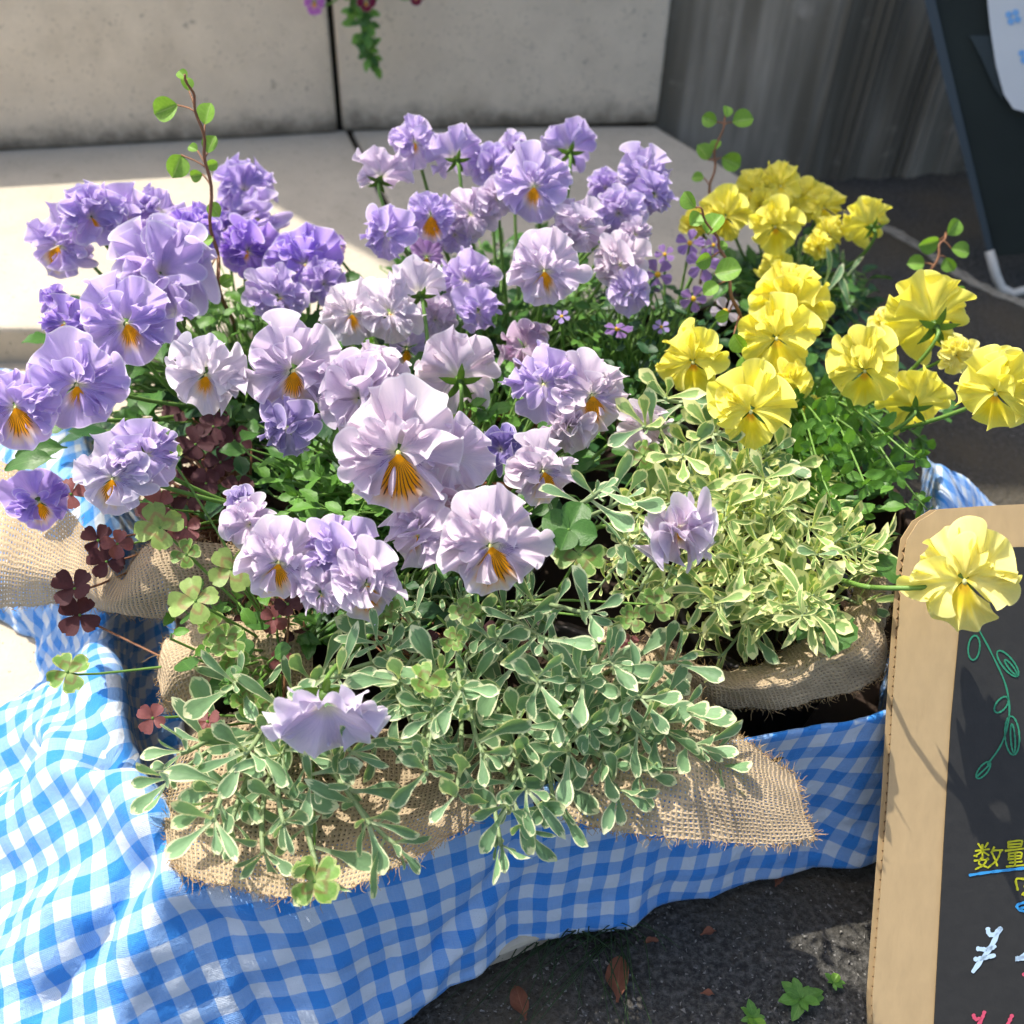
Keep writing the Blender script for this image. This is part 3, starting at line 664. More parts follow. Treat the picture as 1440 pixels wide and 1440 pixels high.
# flattened coordinates of the sheet, started from the layout around the crate
Lr = np.linalg.norm(np.diff(P, axis=1), axis=2).cumsum(1); Lr = np.concatenate([np.zeros((NU, 1)), Lr], 1)
rim_j = int(NV*2/5); Lr = Lr-Lr[:, rim_j:rim_j+1]
rp = P[:, rim_j, :2].copy(); hem = P[:, -1, :2]; dr = hem-rp
for _ in range(30): dr[1:-1] = (dr[:-2]+dr[1:-1]*2+dr[2:])/4
dr /= np.linalg.norm(dr, axis=1, keepdims=True)
UV0 = rp[:, None, :]+dr[:, None, :]*Lr[..., None]
UVc = flatten_uv(P[::2, ::1], UV0[::2, ::1], 500)
UVf = np.zeros_like(UV0); UVf[::2] = UVc; UVf[1:-1:2] = (UVc[:-1]+UVc[1:])[:UVf[1:-1:2].shape[0]]/2
if NU % 2 == 0: UVf[-1] = 2*UVf[-2]-UVf[-3]
an = R_(-15); UVf = np.stack([UVf[..., 0]*math.cos(an)-UVf[..., 1]*math.sin(an), UVf[..., 0]*math.sin(an)+UVf[..., 1]*math.cos(an)], 2)
cl = ob('gingham_cloth', gmesh('gingham_cloth', P, GING, UVf), label='blue and white gingham cloth draped over the crate and bunched at its left', cat='cloth')
sf = cl.modifiers.new('thickness', 'SOLIDIFY'); sf.thickness = .0006

# ---- burlap wraps
def burlap(ctrl_px, label, mat, nu=70, nv=34, disp=.003, fringe=((0, 1), ), seed=0, lumps=(), stray=1.0, uvs=1.0):
    P = surf([[G(*q) for q in r] for r in ctrl_px], nu, nv); n = normals(P); view = P-np.array(tuple(CAM)); n = n*np.sign(-(n*view).sum(2, keepdims=True))
    P = P+n*(disp*fnoise(P, 30, seed)+disp*.4*fnoise(P, 110, seed+3))[..., None]
    # ragged edges
    r = random.Random(seed)
    for i in range(nu):
        for jj, d in ((0, 1), (nv-1, -1)): P[i, jj] += (P[i, jj]-P[i, jj+d])*r.uniform(-.25, .45)
    du = np.linalg.norm(np.diff(P, axis=0), axis=2).mean(1); dv = np.linalg.norm(np.diff(P, axis=1), axis=2).mean(0)
    u = np.concatenate([[0], du.cumsum()]); v = np.concatenate([[0], dv.cumsum()])
    UV = np.stack(np.broadcast_arrays(u[:, None], v[None, :]), 2)*uvs+seed*.01
    c0 = Vector(P[nu//2, nv//2]); root = ob('burlap_wrap', gmesh('burlap_wrap', P-np.array(tuple(c0)), mat, UV), None, T(c0), label=label, cat='burlap')
    g = Bag()
    def strand(p, d, L):
        pts = [p]; d = d.normalized()
        for _ in range(5): d = (d+Vector((r.gauss(0, .3), r.gauss(0, .3), r.gauss(0, .25)))).normalized(); pts.append(pts[-1]+d*L/5)
        g.tube([q-c0 for q in pts], .00022, 3, .0001, cap=False)
    for e, den in (('a', 3), ('b', 3), ('c', 2), ('d', 2)):
        if e not in fringe: continue
        rng = range(nu) if e in 'ab' else range(nv)
        for i in rng:
            for _ in range(den):
                if e == 'a': p, q = P[i, 0], P[i, 1]
                elif e == 'b': p, q = P[i, -1], P[i, -2]
                elif e == 'c': p, q = P[0, i], P[1, i]
                else: p, q = P[-1, i], P[-2, i]
                dd = Vector(p-q).normalized()*.8+Vector((r.gauss(0, .5), r.gauss(0, .5), r.gauss(0, .4)))
                strand(Vector(p)+Vector((r.uniform(-1, 1), r.uniform(-1, 1), 0))*.0012, dd, r.choice((.0012, .0015, .002, .002, .003, .004, .006*stray)))
    if g.v: ob('frayed_edge', mk('frayed_edge', g.v, g.f, FIB, g.uv), root, T(c0), kind='stuff')
    return root
burlap([[(-90, 600, .12), (-90, 680, .125), (-90, 760, .12), (-90, 850, .10)],
        [(20, 660, .13), (20, 720, .13), (10, 790, .125), (10, 853, .10)],
        [(80, 700, .135), (80, 760, .13), (75, 810, .125), (78, 850, .105)],
        [(128, 755, .14), (125, 790, .135), (120, 825, .13), (120, 852, .11)],
        [(168, 815, .145), (160, 832, .14), (155, 848, .135), (152, 862, .115)],
        [(188, 790, .152), (188, 820, .15), (190, 848, .14), (200, 868, .118)],
        [(212, 764, .158), (230, 800, .156), (240, 838, .145), (245, 870, .12)],
        [(268, 762, .155), (280, 800, .152), (290, 835, .14), (290, 866, .12)],
        [(330, 768, .15), (335, 800, .145), (335, 830, .135), (330, 860, .12)],
        [(400, 780, .14), (400, 810, .135), (400, 840, .13), (400, 870, .12)]], 'open weave burlap flap hanging over the left side above the cream paving', BURL, 90, 34, .002, 'ab', 3)
burlap([[(218, 950, .125), (222, 965, .13), (228, 985, .128), (238, 1003, .118)],
        [(236, 898, .135), (244, 925, .14), (252, 955, .135), (268, 990, .12)],
        [(300, 872, .14), (310, 905, .143), (318, 940, .135), (325, 965, .12)],
        [(370, 862, .135), (375, 900, .138), (380, 940, .13), (385, 968, .118)],
        [(440, 870, .13), (440, 905, .13), (440, 940, .125), (440, 980, .115)]], 'small folded burlap edge with frayed corner at the left under the clover', BURD, 50, 24, .002, 'abc', 5, stray=1.6)
burlap([[(252, 1050, .112), (240, 1100, .118), (232, 1150, .122), (236, 1205, .122)],
        [(300, 1010, .108), (275, 1090, .112), (262, 1160, .119), (262, 1232, .123)],
        [(390, 1000, .108), (370, 1090, .111), (355, 1170, .117), (345, 1255, .123)],
        [(480, 1020, .108), (470, 1100, .112), (450, 1180, .118), (435, 1258, .122)],
        [(580, 1030, .108), (570, 1100, .113), (555, 1160, .119), (530, 1232, .122)],
        [(680, 1040, .110), (660, 1090, .114), (640, 1135, .119), (612, 1188, .121)],
        [(760, 1050, .112), (740, 1080, .115), (720, 1105, .119), (700, 1135, .12)]], 'wide burlap skirt under the trailing variegated leaves at the front left corner', BURL, 100, 44, .0035, 'bc', 9, stray=1.3)
burlap([[(850, 880, .12), (830, 980, .124), (800, 1070, .124), (765, 1140, .122)],
        [(905, 905, .135), (890, 990, .132), (870, 1080, .128), (850, 1166, .118)],
        [(958, 948, .142), (950, 1020, .138), (945, 1100, .13), (940, 1176, .116)],
        [(1012, 1008, .14), (1010, 1060, .136), (1015, 1120, .128), (1030, 1184, .114)],
        [(1072, 1058, .134), (1075, 1095, .13), (1080, 1135, .124), (1095, 1186, .114)],
        [(1118, 1090, .126), (1125, 1115, .124), (1132, 1145, .12), (1146, 1178, .114)]], 'triangular burlap flap hanging over the front rim to the right of the trailing leaves', BURL, 90, 44, .0025, 'abd', 13)
burlap([[(905, 880, .12), (915, 900, .135), (925, 930, .13), (935, 950, .115)],
        [(965, 925, .122), (975, 938, .136), (985, 960, .133), (992, 978, .118)],
        [(1025, 945, .124), (1035, 952, .137), (1048, 972, .136), (1056, 990, .118)],
        [(1090, 925, .126), (1100, 935, .14), (1112, 962, .14), (1122, 986, .12)],
        [(1140, 895, .13), (1152, 905, .143), (1170, 938, .143), (1184, 966, .122)],
        [(1180, 868, .132), (1195, 876, .145), (1222, 908, .146), (1240, 936, .125)],
        [(1205, 820, .134), (1222, 828, .146), (1240, 845, .142), (1254, 866, .125)],
        [(1215, 760, .132), (1232, 765, .143), (1248, 780, .14), (1258, 800, .122)]], 'thick rolled burlap edge curving round the pot at the right beside the cardboard', BURD, 110, 30, .0055, 'ab', 17, stray=1.2)
# ------------------------------------------------------------------ cardboard blackboard leaning on the crate
SA, SB = G(1268, 760, .182), G(1218, 1440, .0)
SC = None
ex = Vector((1, .0, 0)); ev = (SB-SA).normalized()
# right direction of the sign plane: so that the top edge runs level in the picture
d = ray(1600, 716); nn0 = ex.cross(ev).normalized()
def on(px, py, lift=0.0):
    d = ray(px, py); nn = SN_; return CAM+d*((SA-CAM).dot(nn)/d.dot(nn)) + nn*lift
SN_ = Vector((.985, .10, .06)).normalized().cross(ev).normalized()
if SN_.z < 0: SN_ = -SN_
sign = thing('blackboard_sign', on(1225, 1440), 'cardboard sign with a black panel and hand written prices leaning on the crate', 'sign')
def slab_poly(name, pts, lift, th, mat, parent, bev=0):
    g = Bag(); n = len(pts); top = [on(x, y, lift) - Vector(W[parent.name].translation) for x, y in pts]; bot = [q-SN_*th for q in top]
    g.add(bot+top, [tuple(range(n))[::-1], tuple(range(n, 2*n))]+[(i, (i+1) % n, n+(i+1) % n, n+i) for i in range(n)])
    o = ob(name, mk(name, g.v, g.f, mat, smooth=False), parent, W[parent.name])
    return bevel(o, bev) if bev else o
a = N('cardboard'); p = a.pos(); n1 = a.noise(a.vm('MULTIPLY', p, (1, .35, .35)), 160, 3, .6); n2 = a.noise(p, 12, 2)
wv = a.n('TexWave'); a.set(wv.inputs['Vector'], p); wv.bands_direction = 'Z'; wv.inputs['Scale'].default_value = 55; wv.inputs['Distortion'].default_value = 2.5; wv.inputs['Detail'].default_value = 2
f = a.math('ADD', a.math('MULTIPLY_ADD', n1, .25, .8), a.math('MULTIPLY', n2, .12))
c = a.mix(1.0, (.46, .33, .175), a.comb(f, f, f), 'MULTIPLY')
CARD = a.bsdf(c, .75, .2, a.bump(a.math('ADD', a.math('MULTIPLY', wv.outputs[0], .08), n1), .4, .0006)).done()
CARDE = plain('cardboard_edge', (.28, .18, .09), .9, .1, .3, 400)
BLK = plain('black_paper', (.028, .027, .025), .6, .35, .2, 140, .0003)
outl = [(1226, 1560), (1222, 1400), (1243, 1120), (1252, 960), (1264, 800), (1270, 758), (1286, 733), (1312, 717), (1380, 712), (1640, 700), (1680, 1560)]
slab_poly('front_liner', outl, .005, .0008, CARD, sign); slab_poly('back_liner', [(x-3, y) for x, y in outl], .0, .0008, CARD, sign)
g = Bag(); Wm = Vector(W[sign.name].translation); vs = []; nfl = 230
for i in range(nfl):           # corrugated core seen at the cut edge
    y = 765+i*(780/nfl); xe = np.interp(y, [760, 800, 960, 1120, 1400, 1560], [1268, 1262, 1252, 1243, 1222, 1226])
    l = .0025+.0019*math.sin(i*1.57)
    vs += [on(xe+1.5, y, l)-Wm, on(xe+60, y, l)-Wm]
g.add(vs, [(2*i, 2*i+1, 2*i+3, 2*i+2) for i in range(nfl-1)]); ob('corrugated_core', mk('corrugated_core', g.v, g.f, CARDE, smooth=False), sign, W[sign.name])
slab_poly('black_panel', [(1300, 1560), (1308, 1400), (1320, 1180), (1330, 1010), (1342, 880), (1348, 800), (1352, 778), (1362, 770), (1640, 762), (1680, 1560)], .0064, .0008, BLK, sign)
def ink(name, col): return plain(name, col, .5, .3, .1, 300)
IG, IY, IB, IW, IP = ink('green_marker', (.03, .22, .12)), ink('yellow_marker', (.45, .45, .015)), ink('blue_marker', (.04, .28, .6)), ink('pale_blue_marker', (.5, .66, .8)), ink('pink_marker', (.6, .08, .14))
def strokes(name, mat, lines, wpx):
    g = Bag(); 
    for ln in lines:
        pts = cr1(np.array(ln, float), max(8, len(ln)*6)) if len(ln) > 2 else np.array([np.array(ln[0])+(np.array(ln[1])-np.array(ln[0]))*t for t in np.linspace(0, 1, 5)], float)
        for k, q in enumerate(pts): pass
        n = len(pts); tg = np.gradient(pts, axis=0); tg /= np.maximum(np.linalg.norm(tg, axis=1, keepdims=True), 1e-9); nn = np.stack([-tg[:, 1], tg[:, 0]], 1)
        vs = []
        ext = np.concatenate([[pts[0]-tg[0]*wpx*.35], pts, [pts[-1]+tg[-1]*wpx*.35]]); nn = np.concatenate([nn[:1], nn, nn[-1:]])
        for i, (q, o_) in enumerate(zip(ext, nn)):
            hw = wpx/2*(.55 if i in (0, n+1) else 1)*(1+.16*math.sin(i*1.3)+rnd.uniform(-.14, .14))
            vs += [on(*(q-o_*hw), .0068)-Wm, on(*(q+o_*hw), .0068)-Wm]
        g.add(vs, [(2*i, 2*i+1, 2*i+3, 2*i+2) for i in range(n+1)])
    return ob(name, mk(name, g.v, g.f, mat, smooth=False), sign, W[sign.name])
def loop(cx, cy, rx, ry, a=0): return [(cx+rx*math.cos(t)*math.cos(a)-ry*math.sin(t)*math.sin(a), cy+rx*math.cos(t)*math.sin(a)+ry*math.sin(t)*math.cos(a)) for t in [i*.5 for i in range(14)]]
strokes('vine_drawing', IG, [[(1366, 880), (1385, 915), (1405, 960), (1410, 1000), (1400, 1040), (1380, 1070)], loop(1361, 908, 8, 17, .1), loop(1408, 930, 22, 8, .9), loop(1412, 935, 13, 3, .9), loop(1399, 987, 13, 7, -.9), loop(1414, 1030, 27, 10, 1.5), loop(1415, 1034, 20, 3, 1.5), loop(1374, 1078, 14, 6, -.9), [(1366, 1086), (1383, 1070)]], 2.4)
X0, Y0, K = 1280, 1100, 160/678
def Z(pts): return [(X0+x*K, Y0+y*K) for x, y in pts]
strokes('lettering_limited', IY, [Z(l) for l in (
   [(368, 340), (385, 365)], [(425, 335), (408, 362)], [(352, 382), (432, 372)], [(393, 345), (393, 425)], [(360, 415), (345, 410)], [(390, 385), (352, 412)], [(395, 385), (430, 408)], [(345, 440), (430, 432)], [(395, 412), (372, 455), (420, 478)], [(425, 425), (398, 465), (352, 490)],
   [(462, 360), (445, 392)], [(450, 380), (512, 378)], [(500, 385), (478, 435), (425, 482)], [(450, 395), (470, 440), (480, 470)],
   [(545, 330), (545, 362)], [(545, 330), (622, 322), (620, 355)], [(548, 345), (618, 340)], [(545, 362), (622, 356)], [(528, 382), (640, 368)], [(548, 398), (548, 432)], [(548, 398), (620, 392), (618, 428)], [(550, 414), (618, 410)], [(545, 432), (620, 426)], [(585, 395), (585, 470)], [(552, 452), (625, 445)], [(535, 475), (640, 465)],
   [(672, 405), (668, 468)], [(672, 405), (700, 400), (690, 430), (702, 450), (680, 455)],
   [(725, 400), (722, 470)], [(725, 400), (790, 395), (788, 430), (725, 436)], [(728, 416), (786, 412)], [(725, 436), (760, 450), (800, 475)], [(790, 440), (760, 455)])], 2.6)
strokes('lettering_small', IY, [Z(l) for l in ([(600, 612), (592, 550), (645, 548)], [(640, 590), (690, 583)], [(662, 565), (655, 610), (628, 640)], [(640, 645), (655, 612), (685, 610), (700, 640), (665, 652)])], 3.2)
strokes('blue_underline', IB, [Z(l) for l in ([(318, 525), (430, 508), (540, 495), (680, 480), (900, 462)], [(760, 690), (680, 682), (610, 695), (598, 715), (640, 738), (760, 742)], [(610, 725), (640, 715), (700, 705)])], 3.8)
strokes('price', IW, [Z(l) for l in ([(425, 840), (432, 870), (460, 875), (500, 838)], [(500, 838), (440, 950), (338, 1092)], [(365, 958), (420, 962), (466, 945)], [(350, 1020), (400, 1012), (462, 998)],
   [(655, 885), (700, 870), (730, 900), (690, 960), (620, 1010), (588, 1018), (660, 1012), (740, 1020)], [(790, 880), (770, 940), (790, 1010), (840, 980), (840, 900), (790, 880)], [(900, 880), (880, 940), (900, 1010), (950, 980), (950, 900), (900, 880)])], 6.2)
strokes('lower_price', IP, [Z(l) for l in ([(340, 1348), (352, 1372), (380, 1368)], [(405, 1330), (385, 1380), (320, 1500)], [(305, 1440), (390, 1432)], [(300, 1480), (385, 1470)], [(568, 1350), (545, 1400), (505, 1500)], [(650, 1425), (700, 1400), (690, 1450)], [(635, 1112), (690, 1070)])], 5)

# ------------------------------------------------------------------ dark folding board at the back right
foot = G(1408, 402, .004); tpx = ray(1296, -8); topp = CAM+tpx*(1.06/tpx.y)
stand = thing('folding_board', foot, 'dark folding sign board with a white poster standing in the shade at the back', 'sign stand')
e1 = (topp-foot).normalized(); e2 = Vector((.93, -.33, 0)).normalized(); bn = e1.cross(e2).normalized()
if bn.dot(CAM-foot) < 0: bn = -bn
def onb(px, py, lift=0):
    d = ray(px, py); return CAM+d*((foot-CAM).dot(bn)/d.dot(bn))+bn*lift-foot
def polyb(name, pts, lift, th, mat):
    g = Bag(); n = len(pts); top = [onb(x, y, lift) for x, y in pts]; bot = [q-bn*th for q in top]
    g.add(bot+top, [tuple(range(n))[::-1], tuple(range(n, 2*n))]+[(i, (i+1) % n, n+(i+1) % n, n+i) for i in range(n)])
    return ob(name, mk(name, g.v, g.f, mat, smooth=False), stand, T(foot))
BRD = plain('dark_board', (.014, .02, .017), .65, .25, .4, 12); BRE = plain('board_edge', (.03, .045, .055), .5, .5, .1, 20)
METL = plain('pale_metal', (.5, .5, .46), .4, .5, .1, 60)
polyb('panel', [(1298, -40), (1312, -40), (1600, -60), (1640, 345), (1400, 360), (1392, 345)], 0, .012, BRD)
polyb('edge_strip', [(1290, -40), (1306, -40), (1345, 130), (1397, 352), (1388, 354), (1334, 140)], .003, .006, BRE)
polyb('paper_corner', [(1363, 50), (1400, 50), (1412, 100), (1410, 140), (1398, 122), (1380, 82)], .004, .001, plain('dark_flap', (.03, .042, .045), .6, .3, .1, 40))
polyb('poster', [(1384, -40), (1392, 40), (1400, 92), (1411, 132), (1424, 152), (1444, 158), (1620, 158), (1620, -60)], .008, .001, plain('white_poster', (.6, .62, .62), .6, .3, .06, 20))
FB = plain('poster_blue', (.2, .42, .72), .6, .2, .1, 40)
for cx, cy in ((1424, 24), (1442, 78), (1475, 20), (1500, 90)):
    for k in range(4):
        t = k*1.57+.5; polyb('printed_petal', [(cx+7*math.cos(t)+5*math.cos(q), cy+7*math.sin(t)+5*math.sin(q)) for q in [i*.785 for i in range(8)]], .0086, .0004, FB)
g = Bag(); pts = [(1391, 352), (1400, 385), (1408, 404), (1424, 412), (1450, 405), (1520, 392), (1600, 380)]
g.tube([onb(x, y, .004) for x, y in pts], .0045, 8); ob('foot_rail', mk('foot_rail', g.v, g.f, METL, g.uv), stand, T(foot))
g = Bag(); b0 = topp+e2*.05-foot; g.tube([b0+e2*.2, Vector((b0.x, b0.y+.35, -.004))+e2*.2], .008, 8); ob('rear_leg', mk('rear_leg', g.v, g.f, METL, g.uv), stand, T(foot))

# ------------------------------------------------------------------ unseen tall wall added behind the low wall: it throws the shade over the back right
blocker = Bag(); blocker.prism([(-.68, 1.34), (.15, 1.36), (.15, 1.7), (-.68, 1.7)], 0, 1.95)
bevel(blocker.build('shade_wall', stone('gate_stone', (.3, .27, .22), .4), None, False, label='unseen tall stone wall added behind the low block wall to cast shade', cat='wall'), .006)

# ------------------------------------------------------------------ foliage helpers
def rin(a, b): return rnd.uniform(a, b)
def scatter(pl, L, n, px, py, rx, ry, zlo, zhi, slo, shi, pet=True, upb=.8, name='leaf'):
    for _ in range(n):
        a_ = rin(0, 6.283); q = math.sqrt(rnd.random()); x, y = px+rx*q*math.cos(a_), py+ry*q*math.sin(a_)
        p = G(x, y, rin(zlo, zhi)); az = rin(0, 6.283); d = Vector((math.cos(az), math.sin(az), rin(-.25, .7)))
        up = Vector((rin(-.5, .5), rin(-.6, .4), upb)); sz = rin(slo, shi); pl.leaf(rnd.choice(L), lmat(p, d, up, sz), name)
        if pet:
            b = Vector((pl.b.x+(p.x-pl.b.x)*.45, pl.b.y+(p.y-pl.b.y)*.45, pl.b.z)); dn = d.normalized()
            pl.fine.tube([q_-pl.b for q_ in bez(p, p-dn*.012, b+Vector((0, 0, .03)), b, 6)], .0006, 4, .0008, cap=False)
def shoot(pl, base, tip, L, n, slo, shi, bow=.02, r=.0011, spread=.75, tipn=5, sag=0, start=.35):
    base, tip = Vector(base), Vector(tip); ln = (tip-base).length
    c1 = base+Vector((0, 0, bow+ln*.3))+(tip-base)*.15; c2 = tip-(tip-base).normalized()*ln*.3+Vector((rin(-.006, .006), rin(-.006, .006), bow*.6))
    pts = bez(base, c1, c2, tip, 12); pl.stem(pts, r, r*.65, sides=6)
    ph = rin(0, 6.28)
    def addl(t, ang, s, sp):
        i = min(int(t*11), 10); f = t*11-i; p = pts[i].lerp(pts[i+1], f); tg = (pts[i+1]-pts[i]).normalized()
        u_ = tg.cross(Vector((.3, .1, 1))).normalized(); v_ = tg.cross(u_); rad = u_*math.cos(ang)+v_*math.sin(ang)
        d = (tg*(1-sp)+rad*sp).normalized(); d = (d+Vector((0, 0, .12))).normalized()
        up = (tg*.8-rad*.5+Vector((0, 0, .5)))
        pl.leaf(rnd.choice(L), lmat(p, d, up, s))
    for k in range(n): addl(start+(.93-start)*(k+.5)/n, ph+k*2.4, rin(slo, shi), rin(spread-.15, spread+.1))
    for k in range(tipn): addl(rin(.93, 1.0), ph+k*2.4+1, rin(slo*.55, shi*.85), rin(.3, .65))
def rshoots(pl, cnt, px, py, rx, ry, zlo, zhi, L, n, slo, shi, br=.03, **k):
    for _ in range(cnt):
        a_ = rin(0, 6.283); q = math.sqrt(rnd.random()); t = G(px+rx*q*math.cos(a_), py+ry*q*math.sin(a_), rin(zlo, zhi))
        o = (t-pl.b)*.45; o.z = 0
        if o.length > br: o = o.normalized()*br
        shoot(pl, pl.b+o+Vector((rin(-.01, .01), rin(-.01, .01), 0)), t, L, n, slo, shi, **k)
def clover(pl, px, py, z, s, L, base=None, yaw=0, lean=(0, 0), n=4, stemcol=None):
    s *= .8; p = G(px, py, z); up = (-ray(px, py).normalized()*.6+Vector((lean[0], lean[1], .6))).normalized(); x = up.cross(Vector((0, 1, 0))).normalized(); y = up.cross(x); M0 = T(p)
    g = sphere_bag((0, 0, 0), .0009, 3, 6); co = ob('clover_leaf', mk('clover_leaf', g.v, g.f, STEM, g.uv), pl.o, M0)
    for k in range(n):
        a_ = yaw+k*2*math.pi/n+rin(-.15, .15); d = x*math.cos(a_)+y*math.sin(a_)+up*rin(-.1, .45); ob('leaflet', rnd.choice(L), co, lmat(p, d, up, s*rin(.85, 1.1)))
    b = pl.b+Vector((rin(-.02, .02), rin(-.02, .02), 0)) if base is None else Vector(base)
    pl.stem(bez(p, p-up*.02, b+Vector((0, 0, .03)), b, 10), .0006, .0008, 'clover_stalk', stemcol, 5)

# ------------------------------------------------------------------ front trailing variegated plants
V1 = Plant('variegated_plant', POTS['fl'], 'silvery variegated plant trailing over the burlap at the front left corner', group='trailing variegated plants', stem=STEMG)
for tx, ty, tz, n_ in ((255, 1060, .145, 7), (235, 1100, .14, 5), (300, 1130, .138, 6), (320, 1175, .132, 6), (300, 1155, .15, 4), (370, 1200, .130, 6), (400, 1160, .142, 6), (455, 1240, .126, 5), (345, 1060, .155, 6), (560, 1190, .130, 7), (520, 1160, .14, 6), (395, 1010, .16, 5), (330, 960, .165, 5), (440, 1105, .152, 6), (480, 950, .175, 6), (545, 920, .17, 6)):
    b = V1.b+(G(tx, ty, .11)-V1.b)*.35; b.z = V1.b.z; shoot(V1, b, G(tx, ty, tz), L_VAR+L_VARN[:3], n_, .014, .031, bow=.012, r=.0016, start=.3)
rshoots(V1, 6, 470, 1030, 110, 60, .13, .155, L_VAR+L_VARN, 5, .016, .025, br=.03)
V1.close(290)
V2 = Plant('variegated_plant', POTS['mi']+Vector((.008, -.085, -.004)), 'silvery variegated plant filling the front middle below the large pansies', group='trailing variegated plants', stem=STEMG)
for tx, ty, tz, n_ in ((530, 905, .175, 6), (610, 1010, .17, 7), (705, 1190, .128, 5), (735, 1165, .13, 6), (640, 1120, .15, 7), (680, 1060, .165, 7), (600, 1090, .16, 6), (770, 900, .19, 7), (835, 860, .2, 6), (845, 690, .235, 7), (700, 900, .18, 6), (760, 960, .18, 6), (560, 960, .17, 6), (650, 970, .175, 6), (880, 700, .22, 5), (740, 1110, .145, 6)):
    b = V2.b+(G(tx, ty, .11)-V2.b)*.35; b.z = V2.b.z; shoot(V2, b, G(tx, ty, tz), L_VAR+L_VARN[:3], n_, .012, .03, bow=.01, r=.0015)
rshoots(V2, 15, 680, 970, 150, 110, .135, .17, L_VAR+L_VARN, 5, .015, .024)
rshoots(V2, 9, 640, 850, 120, 35, .13, .16, L_VARN, 6, .012, .02); rshoots(V2, 5, 500, 860, 60, 30, .13, .16, L_VARN, 6, .012, .02)
V2.close(290)
V3 = Plant('variegated_plant', POTS['fr'], 'silvery variegated plant trailing to the right over the triangular burlap', group='trailing variegated plants', stem=STEMG)
for tx, ty, tz, n_ in ((1010, 1080, .13, 9), (985, 1050, .14, 7), (960, 1000, .15, 8), (900, 980, .165, 7), (940, 1030, .145, 7), (870, 1110, .132, 6), (850, 1075, .14, 6), (905, 1085, .135, 4), (800, 1060, .15, 7), (780, 1130, .132, 6), (790, 1000, .165, 7), (860, 930, .17, 6), (950, 930, .16, 5), (820, 960, .17, 6), (715, 1140, .14, 6), (900, 1030, .15, 6)):
    b = V3.b+(G(tx, ty, .11)-V3.b)*.35; b.z = V3.b.z; shoot(V3, b, G(tx, ty, tz), L_VAR, n_, .019, .03, bow=.01, r=.0015)
rshoots(V3, 8, 790, 990, 100, 70, .13, .16, L_VAR+L_VARN, 5, .016, .024)
V3.close(290)
V4 = Plant('variegated_plant', POTS['ri'], 'bright yellow edged variegated plant in front of the yellow pansies at the right', group='yellow edged variegated plants', stem=STEMG)
for tx, ty, tz, n_ in ((985, 890, .14, 6), (1010, 860, .15, 6), (1060, 890, .14, 5), (1010, 925, .135, 4), (1150, 860, .155, 6), (1240, 770, .165, 5), (1210, 850, .14, 5), (1100, 840, .17, 7), (1050, 830, .175, 7), (1150, 780, .18, 6)):
    b = V4.b+(G(tx, ty, .11)-V4.b)*.35; b.z = V4.b.z; shoot(V4, b, G(tx, ty, tz), L_VARY+L_VAR[:2], n_, .018, .026, bow=.01)
rshoots(V4, 34, 1085, 785, 130, 95, .15, .19, L_VARY, 6, .014, .027, r=.0009)
V4.close(290)
V5 = Plant('variegated_plant', POTS['br']+Vector((-.03, -.075, 0)), 'yellow edged variegated plant with long leaves right below the lowest yellow pansy of the middle', group='yellow edged variegated plants', stem=STEMG)
for tx, ty, tz, n_ in ((935, 560, .215, 5), (905, 600, .21, 5), (1000, 610, .2, 6), (960, 640, .2, 6), (1080, 640, .19, 6), (1110, 660, .19, 5), (880, 760, .18, 6), (900, 830, .17, 5)):
    b = V5.b+(G(tx, ty, .11)-V5.b)*.35; b.z = V5.b.z; shoot(V5, b, G(tx, ty, tz), L_VAR[:5]+L_VARY[6:], n_, .02, .029, bow=.01, r=.0015)
rshoots(V5, 22, 1030, 710, 140, 70, .16, .2, L_VARY, 6, .015, .024, r=.0009)
rshoots(V5, 14, 900, 810, 60, 80, .14, .17, L_VARY, 6, .012, .018, r=.0009)
V5.close(290)

# ------------------------------------------------------------------ clover
C1 = Plant('clover_plant', POTS['fl']+Vector((-.005, .04, 0)), 'green four leaf clover with brown marked leaflets leaning out over the left rim', 'clover', 'clover plants')
for x, y, z, s_, yw in ((275, 845, .185, .0155, .3), (325, 800, .19, .0145, 1), (225, 742, .19, .015, .5), (262, 780, .18, .010, .2), (320, 905, .165, .012, .9), (300, 885, .16, .011, .1), (330, 935, .155, .011, .6), (345, 985, .15, .010, .2), (375, 1000, .15, .010, .2), (235, 640, .2, .011, .2), (600, 960, .18, .012, .5), (655, 860, .195, .009, .2), (640, 900, .18, .009, .4), (920, 850, .185, .012, .8), (905, 640, .2, .011, .1), (890, 870, .18, .009, .6), (800, 745, .215, .017, 1.2), (815, 780, .21, .015, .2), (520, 690, .19, .011, .3), (500, 850, .18, .010, .1), (540, 860, .185, .010, 1)):
    clover(C1, x, y, z, s_, L_CLP if (s_ > .0144 and x < 400) else (L_CLO if rnd.random() < .6 else L_ROU if x > 780 and y < 790 and s_ > .012 else L_CLO), yaw=yw, base=C1.b if x < 560 else (V2.b+Vector((rin(-.03, .05), .02, 0))), lean=(rin(-.3, .3), rin(-.5, .1)))
clover(C1, 95, 945, .15, .014, L_CLO, yaw=.6, base=C1.b)
clover(C1, 442, 1240, .135, .0145, L_CLO, yaw=.8, base=C1.b+Vector((.02, -.04, 0)))
scatter(C1, L_ROU+L_FR, 60, 330, 880, 90, 110, .12, .16, .008, .014)
C1.close(200)
C2 = Plant('clover_plant', POTS['le'], 'dark maroon clover spilling onto the burlap at the left', 'clover', 'clover plants', stem=STEMB)
